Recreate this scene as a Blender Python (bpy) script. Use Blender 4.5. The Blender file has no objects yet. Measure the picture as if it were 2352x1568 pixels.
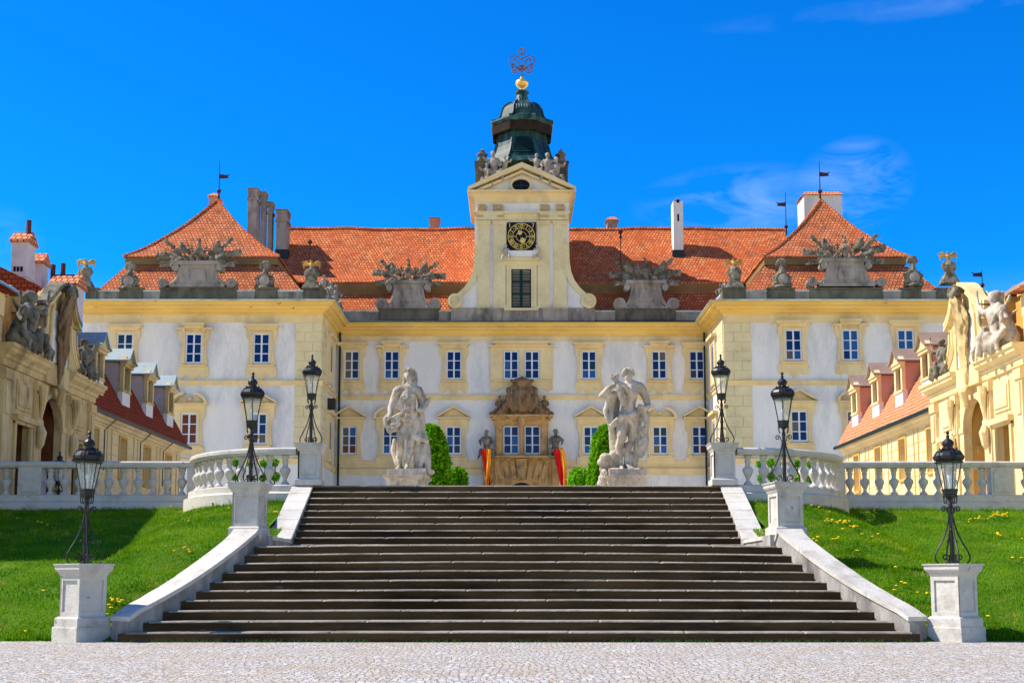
import bpy, bmesh, math, random
from math import radians, sin, cos, pi, tan, sqrt, atan2
from mathutils import Vector, Matrix, noise
random.seed(7)
SC = bpy.context.scene
COL = SC.collection
# ------------------------------------------------------------------ camera
F = 2830.0; PITCH = radians(6.5); EYE = 0.95; CY = 1337 - F*tan(PITCH)
cd = bpy.data.cameras.new('camera'); cam = bpy.data.objects.new('camera', cd); COL.objects.link(cam)
cam.location = (0, 0, EYE); cam.rotation_euler = (pi/2 + PITCH, 0, 0)
cd.sensor_width = 36; cd.lens = F/2352*36; cd.shift_y = (CY-784)/2352; cd.clip_end = 5000; cd.clip_start = .1
SC.camera = cam
def U(x, y, Y):
    "pixel of the 2352 px wide photograph -> world point at depth Y"
    u = (x-1176)/F; v = (CY-y)/F
    t = Y/(cos(PITCH)-v*sin(PITCH))
    return Vector((t*u, Y, EYE+t*(sin(PITCH)+v*cos(PITCH))))
def ux(x, Y, y=900): return U(x, y, Y).x
def uz(y, Y): return U(1176, y, Y).z
AX = 0.11            # centre line of the stairs
# ------------------------------------------------------------------ light
SUN_EL = radians(49); SUN_DIR = Vector((-.99, .10, 0)).normalized()
SD = Vector((SUN_DIR.x*cos(SUN_EL), SUN_DIR.y*cos(SUN_EL), sin(SUN_EL)))
sl = bpy.data.lights.new('sun', 'SUN'); sl.energy = 4.9; sl.angle = radians(.5); sl.color = (1, .91, .76)
so = bpy.data.objects.new('sun', sl); COL.objects.link(so); so.rotation_euler = SD.to_track_quat('Z', 'Y').to_euler(); so.location = (-40, 10, 60)
HORIZON_FILL = (1.75, 1.42, .72, 1); ZENITH = (.03, .66, 1.1, 1)  # warm band behind the buildings, added as fill to neutralise the blue shade
W = bpy.data.worlds.new('World'); SC.world = W; W.use_nodes = True
nt = W.node_tree; N = nt.nodes; L = nt.links
bg = N['Background']; sky = N.new('ShaderNodeTexSky'); sky.sky_type = 'NISHITA'; sky.sun_disc = False
sky.sun_elevation = SUN_EL; sky.sun_rotation = atan2(SUN_DIR.x, SUN_DIR.y); sky.altitude = 0; sky.air_density = 1.0; sky.dust_density = .15; sky.ozone_density = 3.0
hs = N.new('ShaderNodeHueSaturation'); hs.inputs['Saturation'].default_value = 1.32; hs.inputs['Value'].default_value = 1.0; hs.inputs['Hue'].default_value = .5
L.new(sky.outputs[0], hs.inputs['Color'])
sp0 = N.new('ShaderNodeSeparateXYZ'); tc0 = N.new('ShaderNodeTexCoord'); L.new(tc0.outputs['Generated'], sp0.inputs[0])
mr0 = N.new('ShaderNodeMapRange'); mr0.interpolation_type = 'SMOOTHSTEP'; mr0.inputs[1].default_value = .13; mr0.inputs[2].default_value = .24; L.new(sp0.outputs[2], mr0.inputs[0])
tint = N.new('ShaderNodeMix'); tint.data_type = 'RGBA'; L.new(mr0.outputs[0], tint.inputs['Factor']); tint.inputs['A'].default_value = HORIZON_FILL; tint.inputs['B'].default_value = ZENITH
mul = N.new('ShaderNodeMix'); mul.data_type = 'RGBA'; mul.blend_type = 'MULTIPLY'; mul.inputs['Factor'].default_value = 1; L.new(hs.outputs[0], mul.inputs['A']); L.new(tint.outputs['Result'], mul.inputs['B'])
tc = N.new('ShaderNodeTexCoord')
# thin cirrus low over the right wing
def wm(op, a, b=None, c=None):
    n = N.new('ShaderNodeMath'); n.operation = op
    for i, q in enumerate((a, b, c)):
        if q is None: continue
        if isinstance(q, (int, float)): n.inputs[i].default_value = q
        else: L.new(q, n.inputs[i])
    return n.outputs[0]
sp = N.new('ShaderNodeSeparateXYZ'); L.new(tc.outputs['Generated'], sp.inputs[0])
def blob(px, py, rx, ry):
    d = (U(px, py, 100)-Vector((0, 0, EYE))).normalized()
    a = wm('DIVIDE', wm('SUBTRACT', sp.outputs[0], d.x), rx); b = wm('DIVIDE', wm('SUBTRACT', sp.outputs[2], d.z), ry)
    s = wm('ADD', wm('MULTIPLY', a, a), wm('MULTIPLY', b, b))
    n = wm('SUBTRACT', 1.0, s); return wm('MAXIMUM', n, 0.0)
mp = N.new('ShaderNodeMapping'); mp.inputs['Scale'].default_value = (5, 5, 17); mp.inputs['Rotation'].default_value = (0, .45, 0); L.new(tc.outputs['Generated'], mp.inputs[0])
nz = N.new('ShaderNodeTexNoise'); nz.inputs['Scale'].default_value = 2.6; nz.inputs['Detail'].default_value = 10; nz.inputs['Roughness'].default_value = .62; nz.inputs['Distortion'].default_value = .6
L.new(mp.outputs[0], nz.inputs['Vector'])
cr = N.new('ShaderNodeMapRange'); cr.inputs[1].default_value = .42; cr.inputs[2].default_value = .80; L.new(nz.outputs[0], cr.inputs[0])
area = wm('ADD', wm('ADD', blob(1960, 425, .045, .036), wm('MULTIPLY', blob(1700, 480, .09, .035), .75)), wm('ADD', wm('MULTIPLY', blob(2250, -10, .2, .010), .3), wm('MULTIPLY', blob(5, 560, .03, .03), .25)))
cl = wm('MULTIPLY', wm('MULTIPLY', cr.outputs[0], area), .22)
mx_ = N.new('ShaderNodeMix'); mx_.data_type = 'RGBA'; L.new(cl, mx_.inputs['Factor']); L.new(mul.outputs['Result'], mx_.inputs['A']); mx_.inputs['B'].default_value = (7, 8, 9.4, 1)
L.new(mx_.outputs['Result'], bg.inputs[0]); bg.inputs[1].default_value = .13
SC.view_settings.view_transform = 'Standard'; SC.view_settings.look = 'None'; SC.view_settings.gamma = 1; SC.view_settings.exposure = .70
SC.cycles.max_bounces = 6; SC.cycles.use_denoising = True
# ------------------------------------------------------------------ materials
MATS = {}
def lk(t, a, b): t.links.new(a, b)
def surf(name, c1, c2=None, scale=3.0, rough=.8, bump=.3, bscale=25.0, dirt=None, dscale=1.2, damt=.5, stretch=(1, 1, 1), metal=0.0, spec=.08, lo=.35, hi=.7, grime_z=None, dirt2=None, d2=(.62, .7)):
    m = bpy.data.materials.new(name); m.use_nodes = True; t = m.node_tree; n = t.nodes
    p = n['Principled BSDF']; p.inputs['Roughness'].default_value = rough; p.inputs['Metallic'].default_value = metal
    p.inputs['Specular IOR Level'].default_value = spec
    g = n.new('ShaderNodeNewGeometry'); mp = n.new('ShaderNodeMapping'); mp.inputs['Scale'].default_value = stretch; lk(t, g.outputs['Position'], mp.inputs[0])
    def nse(s, det=6, rgh=.6):
        a = n.new('ShaderNodeTexNoise'); a.inputs['Scale'].default_value = s; a.inputs['Detail'].default_value = det; a.inputs['Roughness'].default_value = rgh
        lk(t, mp.outputs[0], a.inputs['Vector']); return a.outputs[0]
    def rng(src, a, b, o0=0., o1=1.):
        r = n.new('ShaderNodeMapRange'); r.inputs[1].default_value = a; r.inputs[2].default_value = b; r.inputs[3].default_value = o0; r.inputs[4].default_value = o1; lk(t, src, r.inputs[0]); return r.outputs[0]
    def mix(f, a, b):
        q = n.new('ShaderNodeMix'); q.data_type = 'RGBA'
        for s, v in (('Factor', f), ('A', a), ('B', b)):
            if isinstance(v, (tuple, list)): q.inputs[s].default_value = (*v, 1)
            elif isinstance(v, (int, float)): q.inputs[s].default_value = v
            else: lk(t, v, q.inputs[s])
        return q.outputs['Result']
    col = mix(rng(nse(scale), lo, hi), c1, c2 or c1)
    if dirt: col = mix(rng(nse(dscale, 9, .68), .48, .68, 0, damt), col, dirt)
    if dirt2: col = mix(rng(nse(dscale*5, 5, .6), d2[0], d2[1], 0, .85), col, dirt2)
    col = mix(rng(nse(bscale*.8, 3), .3, .7, 0, .12), col, tuple(c*.45 for c in c1))
    lk(t, col, p.inputs['Base Color'])
    if bump:
        b = n.new('ShaderNodeBump'); b.inputs['Strength'].default_value = bump; b.inputs['Distance'].default_value = .02
        lk(t, nse(bscale, 4), b.inputs['Height']); lk(t, b.outputs[0], p.inputs['Normal'])
    MATS[name] = m; return m
surf('plaster', (.67, .655, .62), (.79, .765, .70), .5, .9, .25, 9, dirt=(.44, .45, .48), dscale=.45, damt=.65, stretch=(1, 1, .3), dirt2=(.42, .40, .38), d2=(.68, .80))
surf('ochre', (.70, .54, .27), (.79, .64, .37), .8, .85, .3, 8, dirt=(.46, .36, .22), dscale=.6, damt=.65, stretch=(1, 1, .5))
surf('ochre_cornice', (.74, .48, .12), (.80, .56, .18), .6, .85, .3, 8, dirt=(.44, .29, .12), dscale=.5, damt=.5, stretch=(.5, 1, 1.6), dirt2=(.10, .05, .03), d2=(.67, .72))
surf('quoin_stone', (.66, .56, .31), (.74, .64, .38), .9, .85, .3, 8, dirt=(.46, .38, .24), dscale=.6, damt=.6)
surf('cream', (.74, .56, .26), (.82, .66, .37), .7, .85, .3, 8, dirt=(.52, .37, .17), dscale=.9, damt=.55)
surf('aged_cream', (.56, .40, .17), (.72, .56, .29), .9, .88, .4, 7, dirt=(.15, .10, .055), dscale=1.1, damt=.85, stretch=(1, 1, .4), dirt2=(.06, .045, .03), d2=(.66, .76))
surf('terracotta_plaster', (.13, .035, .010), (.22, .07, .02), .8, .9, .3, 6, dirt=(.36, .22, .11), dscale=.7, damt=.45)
surf('yellow_plaster', (.56, .34, .09), (.64, .42, .13), .8, .9, .3, 6)
surf('white_stone', (.50, .47, .43), (.70, .67, .62), 1.6, .85, .45, 22, dirt=(.27, .24, .21), dscale=1.6, damt=.75, dirt2=(.13, .11, .09), d2=(.65, .74))
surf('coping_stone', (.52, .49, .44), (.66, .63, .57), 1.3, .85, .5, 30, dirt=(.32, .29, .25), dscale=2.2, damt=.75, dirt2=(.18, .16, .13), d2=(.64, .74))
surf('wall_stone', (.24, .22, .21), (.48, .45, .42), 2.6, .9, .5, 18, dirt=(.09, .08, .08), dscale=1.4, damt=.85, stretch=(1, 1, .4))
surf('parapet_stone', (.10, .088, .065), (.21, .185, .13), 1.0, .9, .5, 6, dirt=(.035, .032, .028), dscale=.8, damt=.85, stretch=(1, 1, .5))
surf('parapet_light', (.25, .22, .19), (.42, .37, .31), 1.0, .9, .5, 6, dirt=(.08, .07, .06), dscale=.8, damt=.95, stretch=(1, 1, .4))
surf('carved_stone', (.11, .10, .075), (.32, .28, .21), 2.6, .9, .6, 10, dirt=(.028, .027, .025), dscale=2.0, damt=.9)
surf('statue_stone', (.42, .35, .26), (.68, .60, .49), 4.0, .85, .5, 22, dirt=(.14, .12, .105), dscale=2.2, damt=.85, dirt2=(.09, .08, .07), d2=(.63, .72), stretch=(1, 1, .6))
surf('portal_stone', (.46, .26, .09), (.60, .38, .17), 1.6, .9, .5, 7, dirt=(.15, .085, .04), dscale=1.3, damt=.8)
surf('cartouche_stone', (.17, .10, .05), (.30, .20, .11), 3.0, .9, .8, 9, dirt=(.06, .035, .02), dscale=2.5, damt=.85, stretch=(1, 1, .35))
surf('patina', (.42, .55, .52), (.55, .66, .62), 2.5, .5, .2, 8, dirt=(.07, .15, .16), dscale=.6, damt=.9, stretch=(1, 1, 1), spec=.5)
surf('copper_roof', (.006, .018, .024), (.016, .058, .062), 1.6, .5, .3, 9, dirt=(.08, .25, .20), dscale=1.0, damt=.45, stretch=(1.6, 1.6, .3), spec=.25, lo=.4, hi=.62)
surf('zinc', (.30, .37, .37), (.40, .47, .45), 1.5, .5, .2, 8, metal=.2, spec=.3, dirt=(.2, .22, .2), dscale=1.5, damt=.5)
surf('brown_metal', (.28, .19, .14), (.36, .26, .2), 1.5, .6, .2, 8)
surf('brown_board', (.20, .13, .06), (.26, .17, .08), 1.0, .85, .2, 6)
surf('chimney_plaster', (.30, .26, .23), (.46, .40, .36), .9, .9, .4, 6, dirt=(.10, .08, .065), dscale=.6, damt=.9, stretch=(1, 1, .5))
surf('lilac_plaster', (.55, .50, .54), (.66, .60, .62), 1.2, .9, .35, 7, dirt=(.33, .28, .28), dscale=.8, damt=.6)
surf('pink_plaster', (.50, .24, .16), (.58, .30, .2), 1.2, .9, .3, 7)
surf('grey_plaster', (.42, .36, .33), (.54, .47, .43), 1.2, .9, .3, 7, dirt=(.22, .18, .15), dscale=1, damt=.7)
surf('iron', (.010, .010, .012), (.016, .016, .019), 6, .42, .1, 60, spec=.35)
surf('gold', (.80, .50, .12), (.9, .6, .2), 3, .35, .1, 10, metal=.75, spec=.5)
surf('relief_ochre', (.50, .33, .15), (.62, .44, .24), 3, .8, .3, 9)
surf('bronze', (.17, .09, .045), (.26, .15, .07), 6, .5, 0, metal=.3)
surf('eave_board', (.020, .013, .010), (.04, .024, .015), 2, .7, .2, 8)  # shade under the cupola eave is put into this near-black brown
surf('gold_paint', (.62, .45, .10), (.70, .53, .16), 3, .6, 0)
surf('gilt_worn', (.46, .24, .04), (.60, .35, .08), 2, .5, .3, 8, dirt=(.14, .11, .08), dscale=2.4, damt=.9)
surf('dark_iron', (.05, .02, .02), (.08, .03, .03), 6, .5, 0)
surf('rust_pipe', (.10, .025, .02), (.14, .04, .03), 6, .7, 0)
surf('window_white', (.62, .66, .76), (.70, .73, .80), 3, .6, 0)
surf('shutter_green', (.006, .026, .032), (.012, .038, .044), 3, .5, .2, 10)
surf('dial_black', (.006, .008, .02), (.01, .012, .03), 3, .5, 0)
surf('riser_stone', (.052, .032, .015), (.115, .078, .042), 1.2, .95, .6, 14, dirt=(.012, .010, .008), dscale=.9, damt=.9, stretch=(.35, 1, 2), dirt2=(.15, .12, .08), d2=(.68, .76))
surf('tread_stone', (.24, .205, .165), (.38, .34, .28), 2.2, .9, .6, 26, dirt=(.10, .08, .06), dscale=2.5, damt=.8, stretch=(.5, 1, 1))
surf('red_cloth', (.75, .01, .015), (.85, .02, .02), 3, .7, .1, 10)
surf('orange_cloth', (.90, .30, .01), (.95, .36, .02), 3, .7, .1, 10)
surf('terrace_gravel', (.52, .47, .40), (.60, .55, .48), 2, .95, .5, 30)
surf('earth', (.04, .11, .004), (.08, .18, .01), 1.2, 1, .6, 12)
surf('petal_yellow', (.85, .55, .01), (.95, .65, .02), 8, .7, 0)
surf('stem_green', (.06, .16, .02), (.08, .2, .03), 8, .8, 0)
surf('bark', (.06, .04, .025), (.1, .07, .04), 8, .9, .5, 30)
def leafmat(name, a, b, s=2.0, tr=.3):
    m = surf(name, a, b, s, .7, 0, spec=.04); t = m.node_tree; p = t.nodes['Principled BSDF']
    out = t.nodes['Material Output']; tl = t.nodes.new('ShaderNodeBsdfTranslucent'); mxs = t.nodes.new('ShaderNodeMixShader'); mxs.inputs[0].default_value = tr
    src = p.inputs['Base Color'].links[0].from_socket; lk(t, src, tl.inputs[0]); lk(t, p.outputs[0], mxs.inputs[1]); lk(t, tl.outputs[0], mxs.inputs[2]); lk(t, mxs.outputs[0], out.inputs[0]); return m
leafmat('topiary_leaf', (.07, .26, .004), (.30, .62, .02), 6)
leafmat('topiary_leaf_bright', (.18, .48, .02), (.30, .62, .03), 5)
leafmat('vine_leaf', (.14, .38, .02), (.26, .52, .05), 5)
gm = leafmat('grass_blade', (.06, .20, .002), (.25, .41, .006), .8, .42)
gp = gm.node_tree.nodes['Principled BSDF']; gsrc = gp.inputs['Base Color'].links[0].from_socket
gn = gm.node_tree.nodes.new('ShaderNodeTexNoise'); gn.inputs['Scale'].default_value = 1.9; gn.inputs['Detail'].default_value = 7; gg = gm.node_tree.nodes.new('ShaderNodeNewGeometry'); lk(gm.node_tree, gg.outputs['Position'], gn.inputs['Vector'])
gr = gm.node_tree.nodes.new('ShaderNodeMapRange'); gr.inputs[1].default_value = .56; gr.inputs[2].default_value = .70; gr.inputs[4].default_value = .8; lk(gm.node_tree, gn.outputs[0], gr.inputs[0])
gx = gm.node_tree.nodes.new('ShaderNodeMix'); gx.data_type = 'RGBA'; gx.inputs['B'].default_value = (.40, .38, .07, 1); lk(gm.node_tree, gr.outputs[0], gx.inputs['Factor']); lk(gm.node_tree, gsrc, gx.inputs['A'])
for l_ in list(gsrc.links):
    if l_.to_node != gx: q_ = l_.to_socket; gm.node_tree.links.remove(l_); lk(gm.node_tree, gx.outputs['Result'], q_)
# tiles in rows: u along the eave, v up the slope
def tiles(name, c1, c2, c3, row=.24, wid=.22, moss=(.13, .075, .045), mamt=.6):
    m = bpy.data.materials.new(name); m.use_nodes = True; t = m.node_tree; n = t.nodes; p = n['Principled BSDF']; p.inputs['Roughness'].default_value = .8; p.inputs['Specular IOR Level'].default_value = .06
    g = n.new('ShaderNodeNewGeometry'); s = n.new('ShaderNodeSeparateXYZ'); lk(t, g.outputs['Position'], s.inputs[0])
    sn = n.new('ShaderNodeSeparateXYZ'); lk(t, g.outputs['True Normal'], sn.inputs[0])
    def M(op, a, b=None):
        q = n.new('ShaderNodeMath'); q.operation = op
        for i, v in enumerate((a, b)):
            if v is None: continue
            if isinstance(v, (int, float)): q.inputs[i].default_value = v
            else: lk(t, v, q.inputs[i])
        return q.outputs[0]
    side = M('GREATER_THAN', M('ABSOLUTE', sn.outputs[0]), M('ABSOLUTE', sn.outputs[1]))
    u = M('ADD', M('MULTIPLY', s.outputs[1], side), M('MULTIPLY', s.outputs[0], M('SUBTRACT', 1.0, side)))
    # rows sag a little, as on an old roof
    wn = n.new('ShaderNodeTexNoise'); wn.inputs['Scale'].default_value = .35; wn.inputs['Detail'].default_value = 3; lk(t, g.outputs['Position'], wn.inputs['Vector'])
    v = M('ADD', M('MULTIPLY', s.outputs[2], 1.35), M('MULTIPLY', wn.outputs[0], .55))
    c = n.new('ShaderNodeCombineXYZ'); lk(t, u, c.inputs[0]); lk(t, v, c.inputs[1])
    b = n.new('ShaderNodeTexBrick'); lk(t, c.outputs[0], b.inputs['Vector']); b.inputs['Scale'].default_value = 1; b.inputs['Brick Width'].default_value = wid; b.inputs['Row Height'].default_value = row
    b.inputs['Mortar Size'].default_value = .034; b.inputs['Mortar Smooth'].default_value = .6; b.inputs['Bias'].default_value = 0
    b.inputs['Color1'].default_value = (*c1, 1); b.inputs['Color2'].default_value = (*c2, 1); b.inputs['Mortar'].default_value = (*tuple(q*.2 for q in c3), 1)
    def nse(sc, det=6):
        a = n.new('ShaderNodeTexNoise'); a.inputs['Scale'].default_value = sc; a.inputs['Detail'].default_value = det; a.inputs['Roughness'].default_value = .65; lk(t, g.outputs['Position'], a.inputs['Vector']); return a.outputs[0]
    def rng(src, a, bb, o0=0., o1=1.):
        r = n.new('ShaderNodeMapRange'); r.inputs[1].default_value = a; r.inputs[2].default_value = bb; r.inputs[3].default_value = o0; r.inputs[4].default_value = o1; lk(t, src, r.inputs[0]); return r.outputs[0]
    def mix(f, a, bb):
        q = n.new('ShaderNodeMix'); q.data_type = 'RGBA'
        for sk, vv in (('Factor', f), ('A', a), ('B', bb)):
            if isinstance(vv, (tuple, list)): q.inputs[sk].default_value = (*vv, 1)
            else: lk(t, vv, q.inputs[sk])
        return q.outputs['Result']
    col = mix(rng(nse(.5), .4, .65, 0, .7), b.outputs['Color'], c3)
    col = mix(rng(nse(1.5, 10), .5, .7, 0, mamt), col, moss)
    col = mix(rng(nse(7, 2), .60, .68, 0, .45), col, moss)
    lk(t, col, p.inputs['Base Color'])
    # each row tilts like overlapping tiles
    fr = M('FRACT', M('DIVIDE', v, row))
    h = M('SUBTRACT', M('MULTIPLY', M('SUBTRACT', 1.0, fr), .7), M('MULTIPLY', b.outputs['Fac'], .5))
    bp = n.new('ShaderNodeBump'); bp.inputs['Strength'].default_value = .8; bp.inputs['Distance'].default_value = .05; lk(t, h, bp.inputs['Height']); lk(t, bp.outputs[0], p.inputs['Normal'])
    MATS[name] = m; return m
tiles('roof_tiles', (.54, .125, .038), (.76, .26, .10), (.46, .09, .026), row=.32, wid=.26, mamt=.7)
tiles('roof_tiles_worn', (.54, .15, .06), (.70, .26, .12), (.48, .11, .04), row=.32, wid=.26, mamt=.85)
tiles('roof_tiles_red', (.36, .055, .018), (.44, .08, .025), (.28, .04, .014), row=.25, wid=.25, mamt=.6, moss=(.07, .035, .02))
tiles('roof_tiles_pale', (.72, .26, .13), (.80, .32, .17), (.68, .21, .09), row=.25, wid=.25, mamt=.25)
# window glass: dark panes, mirrored sky and red-brown roofs put into their colours
def glass(name, c, rough=.12, metal=.0, spec=.16):
    m = bpy.data.materials.new(name); m.use_nodes = True; p = m.node_tree.nodes['Principled BSDF']; p.inputs['Base Color'].default_value = (*c, 1); p.inputs['Roughness'].default_value = rough; p.inputs['Metallic'].default_value = metal; p.inputs['Specular IOR Level'].default_value = spec
    MATS[name] = m
glass('glass_blue', (.001, .022, .115)); glass('glass_slate', (.012, .035, .085)); glass('glass_brown', (.12, .10, .075)); glass('glass_red', (.14, .028, .014)); glass('glass_sky', (.02, .09, .26))
m = bpy.data.materials.new('lantern_glass'); m.use_nodes = True; t = m.node_tree; p = t.nodes['Principled BSDF']; p.inputs['Base Color'].default_value = (.9, .95, .92, 1); p.inputs['Roughness'].default_value = .05
tr = t.nodes.new('ShaderNodeBsdfTransparent'); tr.inputs[0].default_value = (.93, .96, .95, 1); ms = t.nodes.new('ShaderNodeMixShader'); ms.inputs[0].default_value = .82; lk(t, p.outputs[0], ms.inputs[1]); lk(t, tr.outputs[0], ms.inputs[2]); lk(t, ms.outputs[0], t.nodes['Material Output'].inputs[0]); MATS['lantern_glass'] = m
# cobbles
m = bpy.data.materials.new('cobbles'); m.use_nodes = True; t = m.node_tree; n = t.nodes; p = n['Principled BSDF']; p.inputs['Roughness'].default_value = .9; p.inputs['Specular IOR Level'].default_value = .08
g = n.new('ShaderNodeNewGeometry'); wv = n.new('ShaderNodeTexNoise'); wv.inputs['Scale'].default_value = .5; lk(t, g.outputs['Position'], wv.inputs['Vector'])
va = n.new('ShaderNodeVectorMath'); va.operation = 'MULTIPLY_ADD'; lk(t, wv.outputs['Color'], va.inputs[0]); va.inputs[1].default_value = (.5, .5, 0); lk(t, g.outputs['Position'], va.inputs[2])
vo = n.new('ShaderNodeTexVoronoi'); vo.feature = 'DISTANCE_TO_EDGE'; vo.inputs['Scale'].default_value = 13; vo.inputs['Randomness'].default_value = .55; lk(t, va.outputs[0], vo.inputs['Vector'])
vc = n.new('ShaderNodeTexVoronoi'); vc.inputs['Scale'].default_value = 13; vc.inputs['Randomness'].default_value = .55; lk(t, va.outputs[0], vc.inputs['Vector'])
def NS(s, d=5):
    a = n.new('ShaderNodeTexNoise'); a.inputs['Scale'].default_value = s; a.inputs['Detail'].default_value = d; lk(t, g.outputs['Position'], a.inputs['Vector']); return a.outputs[0]
def RG(src, a, b, o0=0., o1=1.):
    r = n.new('ShaderNodeMapRange'); r.inputs[1].default_value = a; r.inputs[2].default_value = b; r.inputs[3].default_value = o0; r.inputs[4].default_value = o1; lk(t, src, r.inputs[0]); return r.outputs[0]
def MX(f, a, b):
    q = n.new('ShaderNodeMix'); q.data_type = 'RGBA'
    for sk, vv in (('Factor', f), ('A', a), ('B', b)):
        if isinstance(vv, (tuple, list)): q.inputs[sk].default_value = (*vv, 1)
        else: lk(t, vv, q.inputs[sk])
    return q.outputs['Result']
bw = n.new('ShaderNodeSeparateColor'); lk(t, vc.outputs['Color'], bw.inputs[0])
c = MX(bw.outputs[0], (.34, .34, .33), (.60, .595, .575))
c = MX(RG(NS(.7), .42, .62, 0, .45), c, (.44, .38, .29))
c = MX(RG(vo.outputs['Distance'], .02, .07, 1, 0), c, (.22, .15, .08))
c = MX(RG(NS(14, 3), .56, .66, 0, .8), c, (.20, .13, .07))
c = MX(RG(NS(3.2, 9), .52, .64, 0, .55), c, (.42, .33, .23))
lk(t, c, p.inputs['Base Color'])
bp = n.new('ShaderNodeBump'); bp.inputs['Strength'].default_value = .7; bp.inputs['Distance'].default_value = .02; lk(t, RG(vo.outputs['Distance'], 0, .12), bp.inputs['Height']); lk(t, bp.outputs[0], p.inputs['Normal']); MATS['cobbles'] = m
# ------------------------------------------------------------------ mesh helpers
class MB:
    def __init__(s): s.v = []; s.f = []
    def add(s, vs, fs):
        o = len(s.v); s.v += [tuple(q) for q in vs]; s.f += [tuple(i+o for i in f) for f in fs]; return s
    def box(s, x0, x1, y0, y1, z0, z1):
        return s.add([(x0, y0, z0), (x1, y0, z0), (x1, y1, z0), (x0, y1, z0), (x0, y0, z1), (x1, y0, z1), (x1, y1, z1), (x0, y1, z1)],
                     [(3, 2, 1, 0), (4, 5, 6, 7), (0, 1, 5, 4), (1, 2, 6, 5), (2, 3, 7, 6), (3, 0, 4, 7)])
    def hexa(s, b, t):
        return s.add(list(b)+list(t), [(3, 2, 1, 0), (4, 5, 6, 7), (0, 1, 5, 4), (1, 2, 6, 5), (2, 3, 7, 6), (3, 0, 4, 7)])
    def prism(s, poly, a0, a1, ax='y'):
        k = len(poly)
        P = {'y': lambda a, q: (q[0], a, q[1]), 'x': lambda a, q: (a, q[0], q[1]), 'z': lambda a, q: (q[0], q[1], a)}[ax]
        vs = [P(a0, q) for q in poly]+[P(a1, q) for q in poly]
        return s.add(vs, [tuple(range(k-1, -1, -1)), tuple(range(k, 2*k))]+[(i, (i+1) % k, (i+1) % k+k, i+k) for i in range(k)])
    def lathe(s, prof, c=(0, 0, 0), seg=12, ph=0., sx=1, sy=1):
        k = len(prof); vs = []
        for r, z in prof:
            for j in range(seg):
                a = ph+2*pi*j/seg; vs.append((c[0]+r*cos(a)*sx, c[1]+r*sin(a)*sy, c[2]+z))
        fs = [(i*seg+j, i*seg+(j+1) % seg, (i+1)*seg+(j+1) % seg, (i+1)*seg+j) for i in range(k-1) for j in range(seg)]
        fs += [tuple(range(seg-1, -1, -1)), tuple((k-1)*seg+j for j in range(seg))]
        return s.add(vs, fs)
    def tube(s, pts, r, seg=6, cap=True):
        pts = [Vector(p) for p in pts]; k = len(pts); rr = r if isinstance(r, (list, tuple)) else [r]*k; vs = []
        d0 = (pts[1]-pts[0]).normalized(); up = Vector((0, 0, 1)) if abs(d0.z) < .9 else Vector((1, 0, 0)); nrm = d0.cross(up).normalized()
        for i, q in enumerate(pts):
            d = (pts[min(i+1, k-1)]-pts[max(i-1, 0)]); d = d.normalized() if d.length > 1e-9 else d0
            nrm = (nrm-d*nrm.dot(d)); nrm = nrm.normalized() if nrm.length > 1e-6 else d.orthogonal().normalized(); bn = d.cross(nrm)
            for j in range(seg):
                a = 2*pi*j/seg; vs.append(q+(nrm*cos(a)+bn*sin(a))*rr[i])
        fs = [(i*seg+j, i*seg+(j+1) % seg, (i+1)*seg+(j+1) % seg, (i+1)*seg+j) for i in range(k-1) for j in range(seg)]
        if cap: fs += [tuple(range(seg-1, -1, -1)), tuple((k-1)*seg+j for j in range(seg))]
        return s.add(vs, fs)
    def ball(s, c, r, seg=8, rot=None, squash=None):
        r = r if isinstance(r, (tuple, list)) else (r, r, r); rings = max(4, seg//2+1); vs = []
        for i in range(1, rings):
            th = pi*i/rings
            for j in range(seg): vs.append(Vector((sin(th)*cos(2*pi*j/seg)*r[0], sin(th)*sin(2*pi*j/seg)*r[1], cos(th)*r[2])))
        vs += [Vector((0, 0, r[2])), Vector((0, 0, -r[2]))]; T = len(vs)-2; Bm = T+1
        if rot is not None: vs = [rot @ q for q in vs]
        c = Vector(c); vs = [q+c for q in vs]
        fs = [(i*seg+j, (i+1)*seg+j, (i+1)*seg+(j+1) % seg, i*seg+(j+1) % seg) for i in range(rings-2) for j in range(seg)]
        fs += [(T, j, (j+1) % seg) for j in range(seg)]+[(Bm, (rings-2)*seg+(j+1) % seg, (rings-2)*seg+j) for j in range(seg)]
        return s.add(vs, fs)
    def sweep(s, path, prof, closed=False, dz=None):
        "profile (o,z) carried along a plan path; o is measured to the right of the direction of travel"
        k = len(path); m = len(prof); vs = []
        for i in range(k):
            a = Vector(path[(i-1) % k] if (closed or i > 0) else path[0]); b = Vector(path[i]); c = Vector(path[(i+1) % k] if (closed or i < k-1) else path[-1])
            d1 = (b-a) if (b-a).length > 1e-9 else (c-b); d2 = (c-b) if (c-b).length > 1e-9 else d1
            n1 = Vector((d1.y, -d1.x)).normalized(); n2 = Vector((d2.y, -d2.x)).normalized(); nn = (n1+n2).normalized(); nn = nn/max(.35, nn.dot(n1))
            zz = dz[i] if dz else 0
            for o, z in prof: q = b+nn*o; vs.append((q.x, q.y, z+zz))
        fs = []
        for i in range(k if closed else k-1):
            i2 = (i+1) % k
            for j in range(m): fs.append((i*m+j, i*m+(j+1) % m, i2*m+(j+1) % m, i2*m+j))
        if not closed: fs += [tuple(range(m-1, -1, -1)), tuple((k-1)*m+j for j in range(m))]
        return s.add(vs, fs)
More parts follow.
